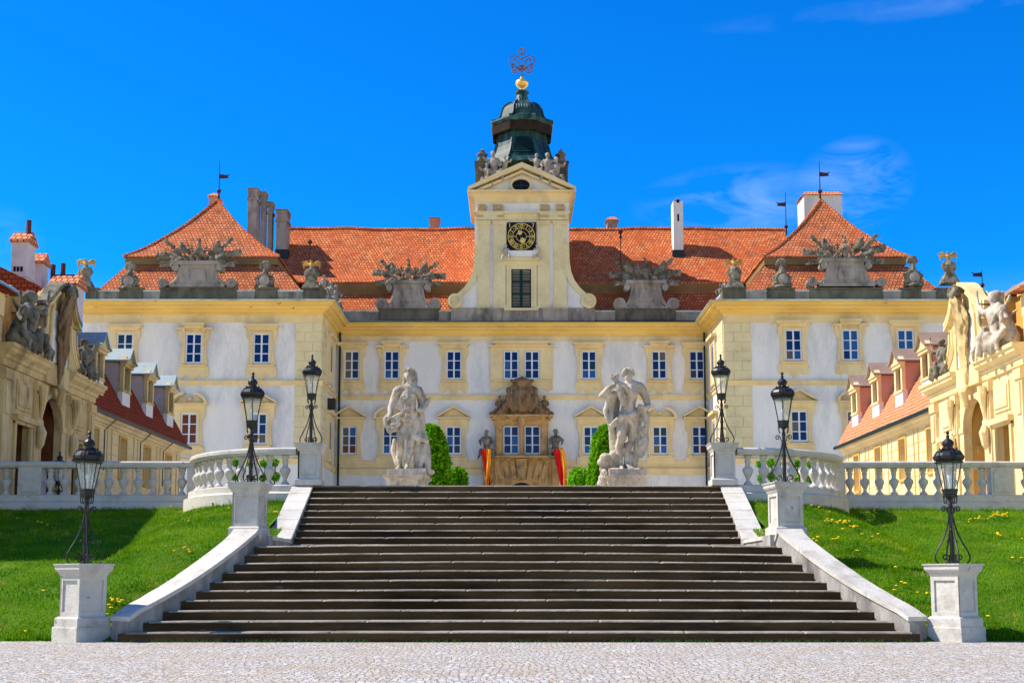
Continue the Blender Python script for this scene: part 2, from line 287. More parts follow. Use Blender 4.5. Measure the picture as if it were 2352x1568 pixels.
    def leaves(s, pts_n, size, rnd):
        for c, nn in pts_n:
            a = Vector((rnd.gauss(0, 1), rnd.gauss(0, 1), rnd.gauss(0, 1)))
            d = (nn*.6+a*.6).normalized(); e = d.cross(Vector((rnd.random()-.5, rnd.random()-.5, rnd.random()+.1))).normalized(); z = size*(.6+.8*rnd.random())
            c = Vector(c); s.add([c-e*z*.45, c-d*z*.5, c+e*z*.45, c+d*z*.7], [(0, 1, 2, 3)])
        return s
    def build(s, name, mat, parent=None, loc=None, local=False, smooth=False, recalc=True, label=None, mats2=None):
        me = bpy.data.meshes.new(name)
        off = Vector(loc) if loc is not None else (ORG.get(parent.name, Vector((0, 0, 0))) if parent is not None else Vector((0, 0, 0)))
        if local: off = Vector((0, 0, 0))
        me.from_pydata([(Vector(q)-off)[:] for q in s.v], [], s.f)
        if recalc:
            b = bmesh.new(); b.from_mesh(me); bmesh.ops.recalc_face_normals(b, faces=b.faces); b.to_mesh(me); b.free()
        if smooth: me.shade_smooth()
        o = bpy.data.objects.new(name, me); COL.objects.link(o); me.materials.append(MATS[mat])
        if parent is not None: o.parent = parent; ORG[o.name] = ORG.get(parent.name, Vector((0, 0, 0)))
        else: o.location = off; ORG[o.name] = off.copy()
        if local and parent is not None: ORG[o.name] = Vector((0, 0, 0))
        if label: o['label'] = label
        return o
ORG = {}
def tag(o, label=None, cat=None, group=None, kind=None):
    if label: o['label'] = label
    if cat: o['category'] = cat
    if group: o['group'] = group
    if kind: o['kind'] = kind
    return o
def thing(name, label, cat, loc=(0, 0, 0), rz=0., group=None, local=False):
    o = bpy.data.objects.new(name, None); o.empty_display_size = .2; COL.objects.link(o); o.location = loc; o.rotation_euler = (0, 0, rz)
    ORG[o.name] = Vector((0, 0, 0)) if local else Vector(loc); return tag(o, label, cat, group)
KIDS = {}
def copy_tree(root, loc, rz=0., label=None, group=None, scale=None):
    def rec(o, par):
        c = o.copy(); COL.objects.link(c); c.parent = par
        for ch in list(o.children): rec(ch, c)
        return c
    r = rec(root, None); r.location = loc; r.rotation_euler = (0, 0, rz)
    if scale: r.scale = scale
    if label: r['label'] = label
    if group: r['group'] = group
    return r
def ALLOBJ(): return list(bpy.data.objects)
def remesh(o, vox, smooth=3, disp=0., dscale=.15):
    m = o.modifiers.new('blend', 'REMESH'); m.mode = 'VOXEL'; m.voxel_size = vox; m.use_smooth_shade = True
    if smooth: q = o.modifiers.new('soften', 'SMOOTH'); q.iterations = smooth; q.factor = .5
    if disp:
        tx = bpy.data.textures.get('chisel%g' % dscale) or bpy.data.textures.new('chisel%g' % dscale, 'CLOUDS'); tx.noise_scale = dscale; tx.noise_depth = 2
        d = o.modifiers.new('chisel', 'DISPLACE'); d.texture = tx; d.strength = disp; d.mid_level = .5; d.texture_coords = 'GLOBAL'
    return o
# ------------------------------------------------------------------ ground, lawns, terrace
mb = MB(); mb.add([(-900, -60, -.03), (900, -60, -.03), (900, 1500, -.03), (-900, 1500, -.03)], [(0, 1, 2, 3)])
tag(mb.build('ground', 'terrace_gravel', loc=(0, 0, -.03)), kind='structure')
mb = MB(); mb.add([(-60, -30, 0), (60, -30, 0), (60, 20.35, 0), (-60, 20.35, 0)], [(0, 1, 2, 3)])
tag(mb.build('cobbled_forecourt', 'cobbles', loc=(0, 0, 0)), kind='structure')
ELA, ELB, ELX, ELY = 3.0, 3.3, 5.42, 32.9      # quarter ellipse of the curved balustrades (half widths from the axis)
def ywall(h):
    "depth of the terrace wall at a half width h from the axis"
    if h <= ELX: return ELY-ELB
    if h >= ELX+ELA: return ELY
    return ELY-ELB*sqrt(max(0, 1-((h-ELX)/ELA)**2))
def lawn_z(h, Y):
    s = max(0, min(1, (Y-20.3)/(ywall(h)-.1-20.3)))
    return 2.88*s**.82+.03*noise.noise(Vector((h*.5, Y*.5, 0)))*min(1, s*4)
def lawn(s, name):
    hs_ = [5.0, 5.37]+[5.5+.25*i for i in range(15)]+[9.2+.8*i for i in range(46)]; n = 40; vs = []; fs = []
    for h in hs_:
        for j in range(n+1):
            Y = 20.28+(ywall(h)+.35-20.28)*j/n; vs.append((AX+s*h, Y, lawn_z(h, Y)))
    for i in range(len(hs_)-1):
        for j in range(n):
            a = i*(n+1)+j
            if i == 0 and vs[a][1] > 24.0: continue
            fs.append((a, a+1, a+n+2, a+n+1))
    mb = MB(); mb.add(vs, fs); o = mb.build(name, 'earth', loc=(0, 0, 0), smooth=True); return tag(o, kind='structure')
lawn(-1, 'lawn_left'); lawn(1, 'lawn_right')
def grass(s, n, seed):
    rnd = random.Random(seed); mb = MB(); V = mb.v; Fc = mb.f
    for i in range(n):
        h = 5.05+rnd.random()**1.25*15.5; Y = 20.3+(ywall(h)-20.35)*rnd.random()**1.15
        if h < 5.7 and Y < 24.4: continue
        if Y < 24 and h < wid_at(Y)+.55: continue
        if near_pedestal(h, Y) or (Y > 26.5 and h < 5.45): continue
        z = lawn_z(h, Y); b = noise.noise(Vector((h*.8*s, Y*.8, 3)))
        hh = (.030+.035*rnd.random())*(1+.5*b); a = rnd.random()*6.28; w = .008+.006*rnd.random(); lean = .6*hh
        if rnd.random() < .04: hh *= 1.8
        x = AX+s*h; dx, dy = cos(a)*w, sin(a)*w; lx, ly = rnd.uniform(-lean, lean), rnd.uniform(-lean, lean)
        k = len(V); V += [(x-dx, Y-dy, z-.01), (x+dx, Y+dy, z-.01), (x+lx, Y+ly, z+hh)]; Fc.append((k, k+1, k+2))
    return mb
def near_pedestal(h, Y): return (abs(h-7.14) < .42 and abs(Y-20.35) < .45)
WL = [(19.6, 6.75), (20.0, 6.40), (20.37, 6.14), (20.73, 5.93), (21.1, 5.74), (21.47, 5.57), (21.84, 5.43), (22.2, 5.30), (22.57, 5.18), (22.94, 5.07), (23.3, 4.98), (24.0, 4.92)]
def wid_at(Y):
    for (a, b), (c, d) in zip(WL, WL[1:]):
        if Y <= c: return b+(d-b)*(Y-a)/(c-a)
    return WL[-1][1]
def edge_tufts(mb, s, seed):
    rnd = random.Random(seed); V = mb.v; Fc = mb.f
    for i in range(9000):
        q = rnd.random()
        if q < .55: Y = 20.5+3.3*rnd.random(); h = wid_at(Y)+.50+abs(rnd.gauss(0, .05))
        elif q < .8: h = 5.1+14*rnd.random(); Y = ywall(h)-.36-abs(rnd.gauss(0, .04)) if h > 8.5 else ywall(h)-.34
        else: h = 7.4+12*rnd.random(); Y = 20.31+abs(rnd.gauss(0, .03))
        if noise.noise(Vector((h*2.3, Y*2.3, 9)))+.25*rnd.random() < .0: continue
        z = lawn_z(h, Y); hh = rnd.uniform(.05, .15); a = rnd.random()*6.28; w = .010; x = AX+s*h; lx, ly = rnd.gauss(0, .05), rnd.gauss(0, .05); k = len(V)
        V += [(x-cos(a)*w, Y-sin(a)*w, z-.01), (x+cos(a)*w, Y+sin(a)*w, z-.01), (x+lx, Y+ly, z+hh)]; Fc.append((k, k+1, k+2))
    return mb
o = edge_tufts(grass(-1, 110000, 1), -1, 5).build('grass_on_left_bank', 'grass_blade', loc=(0, 0, 0), recalc=False); tag(o, 'short green grass covering the left bank', kind='stuff', cat='grass')
o = edge_tufts(grass(1, 110000, 2), 1, 6).build('grass_on_right_bank', 'grass_blade', loc=(0, 0, 0), recalc=False); tag(o, 'short green grass covering the right bank', kind='stuff', cat='grass')
# terrace
tp = [(-70, 32.95), (AX-ELX-ELA, 32.95)]+[(AX-ELX-ELA*cos(a), ELY-ELB*sin(a)) for a in [i*pi/24 for i in range(1, 12)]]+[(AX-5.3, 29.62), (AX-4.9, 29.62), (AX-4.9, 29.72), (AX+4.9, 29.72), (AX+4.9, 29.62), (AX+5.3, 29.62)]
tp += [(AX+ELX+ELA*cos(a), ELY-ELB*sin(a)) for a in [i*pi/24 for i in range(11, 0, -1)]]+[(AX+ELX+ELA, 32.95), (70, 32.95), (70, 130), (-70, 130)]
mb = MB(); mb.prism(tp, 1.2, 3.25, 'z'); tag(mb.build('terrace', 'terrace_gravel', loc=(0, 0, 0)), kind='structure')
# ------------------------------------------------------------------ the staircase
st = thing('staircase', 'wide flight of dark worn stone steps in two stages with pale nosings', 'staircase', (AX, 20, 0))
YN = [20+.367*i for i in range(10)]+[26.8+.3*i for i in range(10)]
ZN = [.165*(i+1) for i in range(10)]+[1.773+.165*i for i in range(10)]
rnd = random.Random(5)
for n in range(20):
    low = n < 10; w = wid_at(YN[n]) if low else 4.9
    yb = YN[n+1]+.12 if n not in (9, 19) else YN[n]+(3.7 if n == 9 else .6)
    K = 90; z0 = max(-.05, ZN[n]-.5); m1 = MB(); m2 = MB(); ph = rnd.random()*50
    crown = (.034 if n > 4 else .012) if low else .004
    def P(u, wd):
        x = AX+u*wd; zz = crown*(1-u*u)-crown*.5
        if low: zz += .006*noise.noise(Vector((x*.9, n*3.1, ph)))
        return x, zz
    prof1 = [(0, -.50), (0, -.034), (.3, -.034), (.3, -.50)]
    vs = []; fs = []
    for i in range(K+1):
        u = -1+2*i/K; x, zz = P(u, w+.04); e = .006*noise.noise(Vector((x*2, n, 1)))
        vs += [(x, YN[n]+e, max(-.05, ZN[n]-.5)), (x, YN[n]+e, ZN[n]-.030+zz), (x, yb, ZN[n]-.030+zz), (x, yb, max(-.05, ZN[n]-.5))]
    for i in range(K):
        for j in range(4): fs.append((i*4+j, i*4+(j+1) % 4, i*4+4+(j+1) % 4, i*4+4+j))
    fs += [(3, 2, 1, 0), (K*4, K*4+1, K*4+2, K*4+3)]
    m1.add(vs, fs)
    vs = []; fs = []
    K2 = 330
    for i in range(K2+1):
        u = -1+2*i/K2; x, zz = P(u, w-.10 if low else w-.02)
        q = noise.noise(Vector((x*3.3, n*7.7, 2)))+.6*noise.noise(Vector((x*11, n*7.7, 5))); chip = .011*q
        if low and n == 4 and -2.55 < x < -2.2: chip += .03
        zz2 = zz-.004*abs(q)
        bv = .026+.010*q
        if abs((x+n*1.37) % 1.9-.9) < .02: chip += .022; zz2 -= .012
        vs += [(x, YN[n]-.035+chip, ZN[n]-.032+zz), (x, YN[n]-.038+chip, ZN[n]-bv*.8+zz2), (x, YN[n]-.030+chip, ZN[n]-.010+zz2), (x, YN[n]-.010+chip, ZN[n]+zz2), (x, yb, ZN[n]+zz), (x, yb, ZN[n]-.028+zz)]
    for i in range(K2):
        for j in range(6): fs.append((i*6+j, i*6+(j+1) % 6, i*6+6+(j+1) % 6, i*6+6+j))
    fs += [(5, 4, 3, 2, 1, 0), tuple(K2*6+j for j in range(6))]
    m2.add(vs, fs)
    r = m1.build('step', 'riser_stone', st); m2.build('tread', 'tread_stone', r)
# little weeds along the foot of the steps
rnd = random.Random(9); mb = MB()
for i in range(520):
    x = rnd.uniform(-6.2, 6.4); Y = 19.93+rnd.uniform(-.05, .03)
    if noise.noise(Vector((x*1.3, 0, 0)))+rnd.random()*.5 < .12: continue
    for j in range(3):
        a = rnd.random()*6.28; hgt = rnd.uniform(.02, .075); mb.add([(x-.006, Y, 0), (x+.006, Y, 0), (x+cos(a)*.03, Y+sin(a)*.02-.01, hgt)], [(0, 1, 2)])
tag(mb.build('weeds', 'stem_green', loc=(0, 20, 0), recalc=False), 'tiny weeds in the joint at the foot of the lowest step', kind='stuff', cat='weeds')
# ------------------------------------------------------------------ walls beside the stairs
def ribbon(mb, inner, outer, zt, zb):
    vs = []; k = len(inner)
    for a, b, t, q in zip(inner, outer, zt, zb): vs += [(a[0], a[1], q), (a[0], a[1], t), (b[0], b[1], t), (b[0], b[1], q)]
    fs = [(i*4+j, i*4+(j+1) % 4, i*4+4+(j+1) % 4, i*4+4+j) for i in range(k-1) for j in range(4)]+[(3, 2, 1, 0), tuple((k-1)*4+j for j in range(4))]
    mb.add(vs, fs)
def side_walls(s, side):
    X = lambda h: AX+s*h
    t = thing('stair_wall', 'pale stone wall with sloping flared coping along the lower %s side of the steps' % side, 'wall', (X(5.6), 22, 0), group='walls beside the steps')
    ys = [20.12+.187*i for i in range(21)]; inn = []; ou = []; zt = []; inn2 = []; ou2 = []
    for y in ys:
        w = wid_at(y)-.0; d = (wid_at(y+.05)-wid_at(y-.05))/.1; nx = 1/sqrt(1+d*d); ny = -d/sqrt(1+d*d)
        inn.append((X(w), y)); ou.append((X(w+.42*nx), y+.42*ny)); inn2.append((X(w-.03*nx), y-.03*ny)); ou2.append((X(w+.46*nx), y+.46*ny))
        z = .165+(y-20)*.45+.23; z = min(z, 1.80) if y > 23.5 else z; zt.append(z-(.05 if y < 20.2 else 0))
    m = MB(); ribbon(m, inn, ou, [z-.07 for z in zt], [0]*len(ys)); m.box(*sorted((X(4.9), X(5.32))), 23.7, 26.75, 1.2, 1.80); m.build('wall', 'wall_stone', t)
    # coping stones, each with its joint
    k = 0
    while k < len(ys)-1:
        e = min(len(ys)-1, k+4); m = MB()
        sl_ = slice(k, e+1); g = .012
        a = [list(q) for q in inn2[sl_]]; b = [list(q) for q in ou2[sl_]]; a[-1][1] -= g; b[-1][1] -= g
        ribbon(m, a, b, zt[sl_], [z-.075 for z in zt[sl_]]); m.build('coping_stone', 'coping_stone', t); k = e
    m = MB(); m.box(*sorted((X(4.87), X(5.36))), 24.45, 26.70, 1.79, 1.865); m.build('coping_stone', 'coping_stone', t)
    m = MB(); m.box(*sorted((X(5.21-.37), X(5.21+.37))), 23.68, 24.42, .9, 1.86); m.build('pedestal_block', 'wall_stone', t)
    t = thing('stair_wall', 'pale stone wall with sloping coping along the upper %s side of the steps' % side, 'wall', (X(5.1), 28, 1.6), group='walls beside the steps')
    zf = lambda y: 1.89+(y-26.62)*(3.262-1.89)/(29.45-26.62)
    m = MB(); P = [(26.72, 1.2), (26.72, zf(26.72)-.07), (29.6, zf(29.6)-.09), (29.6, 1.2)]; m.prism(P, *sorted((X(4.9), X(5.33))), 'x'); m.build('wall', 'wall_stone', t)
    for i in range(6):
        a = 26.62+i*.475; b = a+.463 if i < 5 else 29.5
        m = MB(); m.prism([(a, zf(a)-.075), (a, zf(a)), (b, zf(b)), (b, zf(b)-.075)], *sorted((X(4.87+.002*i), X(5.37))), 'x'); m.build('coping_stone', 'coping_stone', t)
side_walls(-1, 'left'); side_walls(1, 'right')
# ------------------------------------------------------------------ pedestals
R2 = sqrt(2)
def pedestal(name_label, loc, rz, base, group='pedestals of the lamps'):
    t = thing('lamp_pedestal', name_label, 'pedestal', loc, rz, group, local=True); z = 0
    q = lambda p: [(r*R2, zz) for r, zz in p]
    if base: m = MB(); m.lathe(q([(.335, -.05), (.335, .22), (.328, .235)]), seg=4, ph=pi/4); m.build('base', 'white_stone', t, local=True); z = .235
    m = MB(); m.lathe(q([(.31, z), (.31, z+.13), (.30, z+.145), (.275, z+.165)]), seg=4, ph=pi/4); m.build('plinth', 'white_stone', t, local=True); z += .165
    m = MB(); a = .232; m.lathe(q([(a, z), (a-.004, z+.66)]), seg=4, ph=pi/4); H_ = .655; b = .258
    # raised framing round a sunk panel on every face
    for k in range(4):
        R = Matrix.Rotation(k*pi/2, 4, 'Z')
        for x0, x1, z0, z1 in ((-b, -b+.062, z, z+H_), (b-.062, b, z, z+H_), (-b+.062, b-.062, z, z+.075), (-b+.062, b-.062, z+H_-.07, z+H_)):
            e = .0006*k
            y0, y1 = -b+e, -a+.01; vs = [(x0, y0, z0), (x1, y0, z0), (x1, y1, z0), (x0, y1, z0), (x0, y0, z1), (x1, y0, z1), (x1, y1, z1), (x0, y1, z1)]
            if abs(x0) > .2 and x0 < 0: vs = [(x0+.0007, v[1], v[2]) if abs(v[0]-x0) < 1e-6 else v for v in vs]
            m.add([R @ Vector(v) for v in vs], [(3, 2, 1, 0), (4, 5, 6, 7), (0, 1, 5, 4), (1, 2, 6, 5), (2, 3, 7, 6), (3, 0, 4, 7)])
    m.build('shaft', 'white_stone', t, local=True); z += H_
    m = MB(); m.lathe(q([(.262, z), (.272, z+.02), (.285, z+.05), (.315, z+.085), (.318, z+.10), (.326, z+.105), (.328, z+.165), (.348, z+.178), (.352, z+.20), (.10, z+.204)]), seg=4, ph=pi/4)
    m.build('cap', 'white_stone', t, local=True); return z+.204
# ------------------------------------------------------------------ lamps
def spiral(cx, cz, r0, turns, a0, sgn, n=22):
    return [(cx+(r0*(1-.72*i/n))*cos(a0+sgn*2*pi*turns*i/n), cz+(r0*(1-.72*i/n))*sin(a0+sgn*2*pi*turns*i/n)) for i in range(n+1)]
def crv(pts, n=8):
    out = []; P = [pts[0]]+list(pts)+[pts[-1]]
    for i in range(1, len(P)-2):
        for j in range(n):
            t = j/n; out.append(tuple(.5*((2*P[i][k])+(-P[i-1][k]+P[i+1][k])*t+(2*P[i-1][k]-5*P[i][k]+4*P[i+1][k]-P[i+2][k])*t*t+(-P[i-1][k]+3*P[i][k]-3*P[i+1][k]+P[i+2][k])*t**3) for k in range(len(P[0]))))
    out.append(tuple(pts[-1])); return out
def make_lamp():
    t = thing('street_lamp', 'x', 'lamp', (0, 0, 0), 0, 'black lanterns on pedestals', local=True); B = lambda m, n, mt='iron', p=t, sm=False: m.build(n, mt, p, local=True, smooth=sm)
    m = MB(); m.lathe([(.075, 0), (.075, .02), (.048, .04), (.040, .08), (.037, .50), (.044, .52), (.044, .55), (.035, .58), (.032, .92), (.04, .94), (.034, .98), (.024, 1.02), (.024, 1.10)], seg=8); B(m, 'post')
    for k in range(4):
        a = pi/4*0+k*pi/2+.5; m = MB()
        c = crv([(.03, .80), (.045, .70), (.085, .55), (.155, .38), (.245, .22), (.285, .12), (.275, .05), (.235, .008)])
        m.tube([(r*cos(a), r*sin(a), z) for r, z in c], .0135, 5)
        sp1 = spiral(.115, .095, .072, 1.25, -pi/2, -1); m.tube([(r*cos(a), r*sin(a), z) for r, z in sp1], .012, 5)
        c = crv([(.03, .47), (.06, .42), (.10, .36), (.18, .22), (.115, .022)]) ; m.tube([(r*cos(a), r*sin(a), z) for r, z in crv([(.028, .36), (.06, .385), (.085, .36), (.07, .335)])], .008, 5)
        m.ball((.285*cos(a), .285*sin(a), .12), .017, 6)
        B(m, 'scroll_leg')
    for k in range(4):
        a = k*pi/2+.5; m = MB(); sp1 = spiral(.115, .895, .050, 1.3, pi, -1); m.tube([(r*cos(a), r*sin(a), z) for r, z in ([(.02, .80), (.05, .84)]+sp1)], .010, 5); B(m, 'scroll')
    m = MB(); m.lathe([(.03, 1.05), (.055, 1.08), (.105, 1.10), (.112, 1.14), (.122, 1.15), (.122, 1.19), (.132, 1.20), (.132, 1.225), (.10, 1.23)], seg=6, ph=pi/6)
    for k in range(6): a = k*pi/3+pi/6; m.tube([(.105*cos(a), .105*sin(a), 1.12), (.10*cos(a), .10*sin(a), 1.03), (.085*cos(a), .085*sin(a), .985)], [.014, .009, .014], 5)
    B(m, 'lantern_base')
    m = MB(); m.lathe([(.108, 1.228), (.192, 1.655)], seg=6, ph=pi/6); B(m, 'lantern_glass', 'lantern_glass')
    m = MB()
    for k in range(6): a = k*pi/3+pi/6; m.tube([(.112*cos(a), .112*sin(a), 1.22), (.198*cos(a), .198*sin(a), 1.665)], .0085, 5)
    m.lathe([(.200, 1.650), (.226, 1.655), (.232, 1.685), (.20, 1.69)], seg=6, ph=pi/6); B(m, 'lantern_frame')
    m = MB(); m.lathe([(.012, 1.23), (.012, 1.34), (.02, 1.36), (.035, 1.42), (.03, 1.47), (.01, 1.49)], seg=8); m.tube([(0, 0, 1.5), (0, 0, 1.66)], .006, 5); B(m, 'lamp_mantle', 'window_white')
    m = MB(); m.lathe([(.200, 1.687), (.225, 1.705), (.240, 1.735), (.240, 1.775), (.222, 1.815), (.185, 1.845), (.13, 1.862), (.105, 1.872)], seg=12, ph=pi/12)
    for k in range(6): a = k*pi/3+pi/6; m.tube([(.225*cos(a), .225*sin(a), 1.70), (.247*cos(a), .247*sin(a), 1.755), (.19*cos(a), .19*sin(a), 1.852), (.14*cos(a), .14*sin(a), 1.868)], .010, 5)
    B(m, 'lantern_roof', sm=False)
    m = MB(); m.lathe([(.125, 1.868), (.132, 1.885), (.095, 1.90), (.075, 1.915), (.075, 1.945), (.088, 1.95), (.092, 1.975), (.098, 1.985), (.092, 2.01), (.066, 2.04), (.05, 2.055), (.03, 2.065), (.024, 2.09), (.034, 2.105), (.02, 2.12), (.016, 2.135), (.03, 2.155), (.032, 2.17), (.018, 2.19), (.004, 2.20)], seg=12)
    for k in range(6): a = k*pi/3+pi/6; m.ball((.135*cos(a), .135*sin(a), 1.895), .018, 5)
    B(m, 'finial'); return t
lamp0 = make_lamp(); first = True
for s, side in ((-1, 'left'), (1, 'right')):
    for h, Y, z, a, base, w in ((7.14, 20.36, 0, 36, 1, 'at the foot of the steps'), (5.23, 24.05, 1.86, 9, 0, 'at the landing half way up'), (4.985, 29.66, 3.26, 0, 0, 'at the top of the steps')):
        zt = pedestal('square white stone pedestal %s, %s side, with sunk panels' % (w, side), (AX+s*h, Y, z), radians(s*a), base)
        lab = 'black iron lantern with scrolled legs on the %s pedestal %s' % (side, w)
        if first: lamp0.location = (AX+s*h, Y, z+zt); lamp0['label'] = lab; first = False; o = lamp0
        else: o = copy_tree(lamp0, (AX+s*h, Y, z+zt), .15*s*h, lab)
o = copy_tree(lamp0, (-14.75, 40, 3.0), .2, 'dark lantern half hidden behind the straight left balustrade')
# ------------------------------------------------------------------ balustrades
BALP = [(.105, 0), (.105, .045), (.085, .06), (.052, .10), (.040, .135), (.048, .16), (.085, .235), (.124, .32), (.132, .37), (.118, .405), (.090, .425), (.066, .45), (.060, .50), (.068, .55), (.082, .585), (.060, .61), (.072, .635), (.092, .645), (.092, .72)]
BAL = None
def baluster(t, x, y, z=3.275):
    global BAL
    if BAL is None:
        m = MB(); m.lathe(BALP, seg=12); o = m.build('baluster', 'white_stone', t, local=True, smooth=False); o.data.shade_smooth(); BAL = o
        o.location = Vector((x, y, z))-ORG[t.name]; return o
    c = BAL.copy(); COL.objects.link(c); c.parent = t; c.location = Vector((x, y, z))-ORG[t.name]; return c
RAILP = [(-.17, 4.00), (-.19, 4.04), (-.21, 4.06), (-.21, 4.13), (-.19, 4.155), (-.12, 4.175), (.12, 4.175), (.19, 4.155), (.21, 4.13), (.21, 4.06), (.17, 4.0)]
PLP = [(-.20, 3.0), (-.20, 3.25), (-.17, 3.275), (.17, 3.275), (.20, 3.25), (.20, 3.11), (.25, 3.08), (.30, 3.06), (.30, 2.5), (-.2, 2.5)]
def balustrades(s, side):
    X = lambda h: AX+s*h
    shp = thing('balustrade', 'curved pale balustrade sweeping out from the top %s pedestal' % side, 'balustrade', (X(7.2), 31, 3), group='terrace balustrades')
    path = [(ELX+ELA*cos(a), ELY-ELB*sin(a)) for a in [i*pi/2/18 for i in range(18, -1, -1)]]
    path = [(5.30, ELY-ELB)]+path+[(ELX+ELA, 33.0)]
    pp = [(X(h), y) for h, y in path]
    fl = 1 if s > 0 else -1
    prof = lambda P: [(o*fl, z) for o, z in P]
    m = MB(); m.sweep(pp, prof(RAILP)); m.build('rail', 'white_stone', shp)
    m = MB(); m.sweep(pp, prof([(o if o < .2 else o*1.12, z) for o, z in PLP])); m.build('plinth', 'white_stone', shp)
    # balusters at even spacing along the curve
    acc = 0; nxt = .28; 
    for a, b in zip(path, path[1:]):
        d = sqrt((a[0]-b[0])**2+(a[1]-b[1])**2)
        while nxt <= acc+d:
            f = (nxt-acc)/d; baluster(shp, X(a[0]+(b[0]-a[0])*f), a[1]+(b[1]-a[1])*f); nxt += .395
        acc += d
    st_ = thing('balustrade', 'straight pale stone balustrade crossing the top of the %s lawn' % side, 'balustrade', (X(12), 32.9, 3), group='terrace balustrades')
    h0, h1 = ELX+ELA+.13, 16.6
    y = 33.0
    m = MB(); m.sweep([(X(h0), y), (X(h1), y)], prof(RAILP)); m.build('rail', 'white_stone', st_)
    m = MB(); m.sweep([(X(h0), y), (X(h1), y)], prof(PLP)); m.build('plinth', 'white_stone', st_)
    piers = [h0+.12, 13.0, 16.4]
    for i, h in enumerate(piers):
        wd = .12 if i == 0 else .31
        m = MB(); m.box(X(h)-wd, X(h)+wd, y-.19, y+.19, 3.268, 4.005)
        if i: m.box(X(h)-wd+.07, X(h)+wd-.07, y-.21, y-.185, 3.34, 3.93)
        m.build('pier', 'white_stone', st_)
    h = h0+.42
    while h < h1-.2:
        if all(abs(h-q) > .42 for q in piers[1:]): baluster(st_, X(h), y)
        h += .393
balustrades(-1, 'left'); balustrades(1, 'right')
# ------------------------------------------------------------------ dandelions
def dandelion():
    m = MB(); m.tube([(0, 0, -.02), (.004, 0, .075)], .004, 4); o = m.build('dandelion', 'stem_green', loc=(0, 0, 0)); m = MB(); m.lathe([(.004, .07), (.026, .082), (.031, .092), (.018, .102)], seg=8); m.build('flower', 'petal_yellow', o, local=True); return o
d0 = dandelion(); tag(d0, 'x', 'dandelion'); used = [False]
def flower(s, h, Y, lab, grp):
    z = lawn_z(h, Y); o = d0 if not used[0] else copy_tree(d0, (0, 0, 0)); used[0] = True
    o.location = (AX+s*h, Y, z); sc = random.uniform(.8, 1.35); o.scale = (sc, sc, random.uniform(.8, 1.3)); tag(o, lab, 'dandelion', grp)
def lawn_hit(x, y):
    "where the line of sight through a pixel meets the bank"
    for i in range(400):
        Y = 20.4+i*.032; p = U(x, y, Y); h = abs(p.x-AX)
        if Y < ywall(h) and p.z <= lawn_z(h, Y)+.05: return (1 if p.x > AX else -1), h, Y
    return None
rnd = random.Random(3)
spots = [(1902, 1196, 3), (1925, 1203, 6), (1940, 1201, 4), (1946, 1204, 3), (1918, 1197, 2), (1962, 1212, 3), (1968, 1214, 4), (1985, 1233, 1), (2006, 1237, 2), (1915, 1243, 3), (1864, 1245, 4), (1870, 1251, 2), (1968, 1268, 1), (1972, 1279, 2), (1895, 1182, 1), (1865, 1162, 2), (2009, 1178, 2), (2060, 1310, 1), (2066, 1345, 3), (2060, 1357, 1), (2112, 1366, 1), (2140, 1367, 4), (2137, 1349, 1), (2150, 1395, 3), (2146, 1387, 1), (2301, 1164, 1), (2297, 1183, 9), (2308, 1185, 8), (2275, 1190, 4), (2245, 1194, 4), (2290, 1232, 3), (2302, 1232, 2), (2345, 1240, 2), (2342, 1285, 3), (2230, 1198, 2), (2271, 1422, 1), (2330, 1445, 1), (2285, 1446, 1), (2225, 1203, 1), (1930, 1222, 1), (1872, 1170, 1)]
spots_l = [(249, 1383, 2), (253, 1398, 1), (262, 1389, 2), (275, 1385, 2), (283, 1383, 3), (243, 1410, 1), (92, 1364, 1), (95, 1205, 2), (105, 1206, 1), (40, 1190, 1), (438, 1199, 1), (422, 1263, 2), (432, 1266, 1), (426, 1275, 1), (395, 1270, 1), (497, 1269, 1), (398, 1163, 3), (403, 1162, 1), (439, 1165, 2), (493, 1156, 2), (490, 1160, 1), (530, 1170, 1), (66, 1455, 1), (565, 1180, 1), (640, 1180, 2), (600, 1200, 1), (585, 1246, 1)]
for lst, lab, grp in ((spots, 'yellow dandelion in the grass of the right bank', 'dandelions on the right bank'), (spots_l, 'yellow dandelion in the grass of the left bank', 'dandelions on the left bank')):
    for x, y, k in lst:
        for i in range(k):
            q = lawn_hit(x+rnd.gauss(0, 4+k), y+rnd.gauss(0, 2.2))
            if q and not near_pedestal(q[1], q[2]): flower(q[0], q[1], q[2], lab, grp)
# ------------------------------------------------------------------ the palace
YM, YW = 90.0, 83.0
zm = lambda y: uz(y, YM); zw = lambda y: uz(y, YW)
xm = lambda x, y=900: ux(x, YM, y); xw = lambda x, y=900: ux(x, YW, y)
pal = thing('palace', 'long yellow and white baroque palace with clock tower, two wings and red tiled roofs', 'palace', (.7, 90, 3.25))
LX0, LX1 = xw(187), xw(737); RX0, RX1 = xw(1664), xw(2196)
ZG = 3.1
def PB(name, mat, mb, par=pal, **k): return mb.build(name, mat, par, **k)
m = MB(); m.box(LX1-.5, RX0+.5, YM, 104, ZG, zm(750)); PB('main_wall', 'plaster', m)
m = MB(); m.box(LX0, LX1, YW, 104.5, ZG, zw(700)); PB('wing_wall', 'plaster', m)
m = MB(); m.box(RX0, RX1, YW, 104.5, ZG, zw(700)); PB('wing_wall', 'plaster', m)
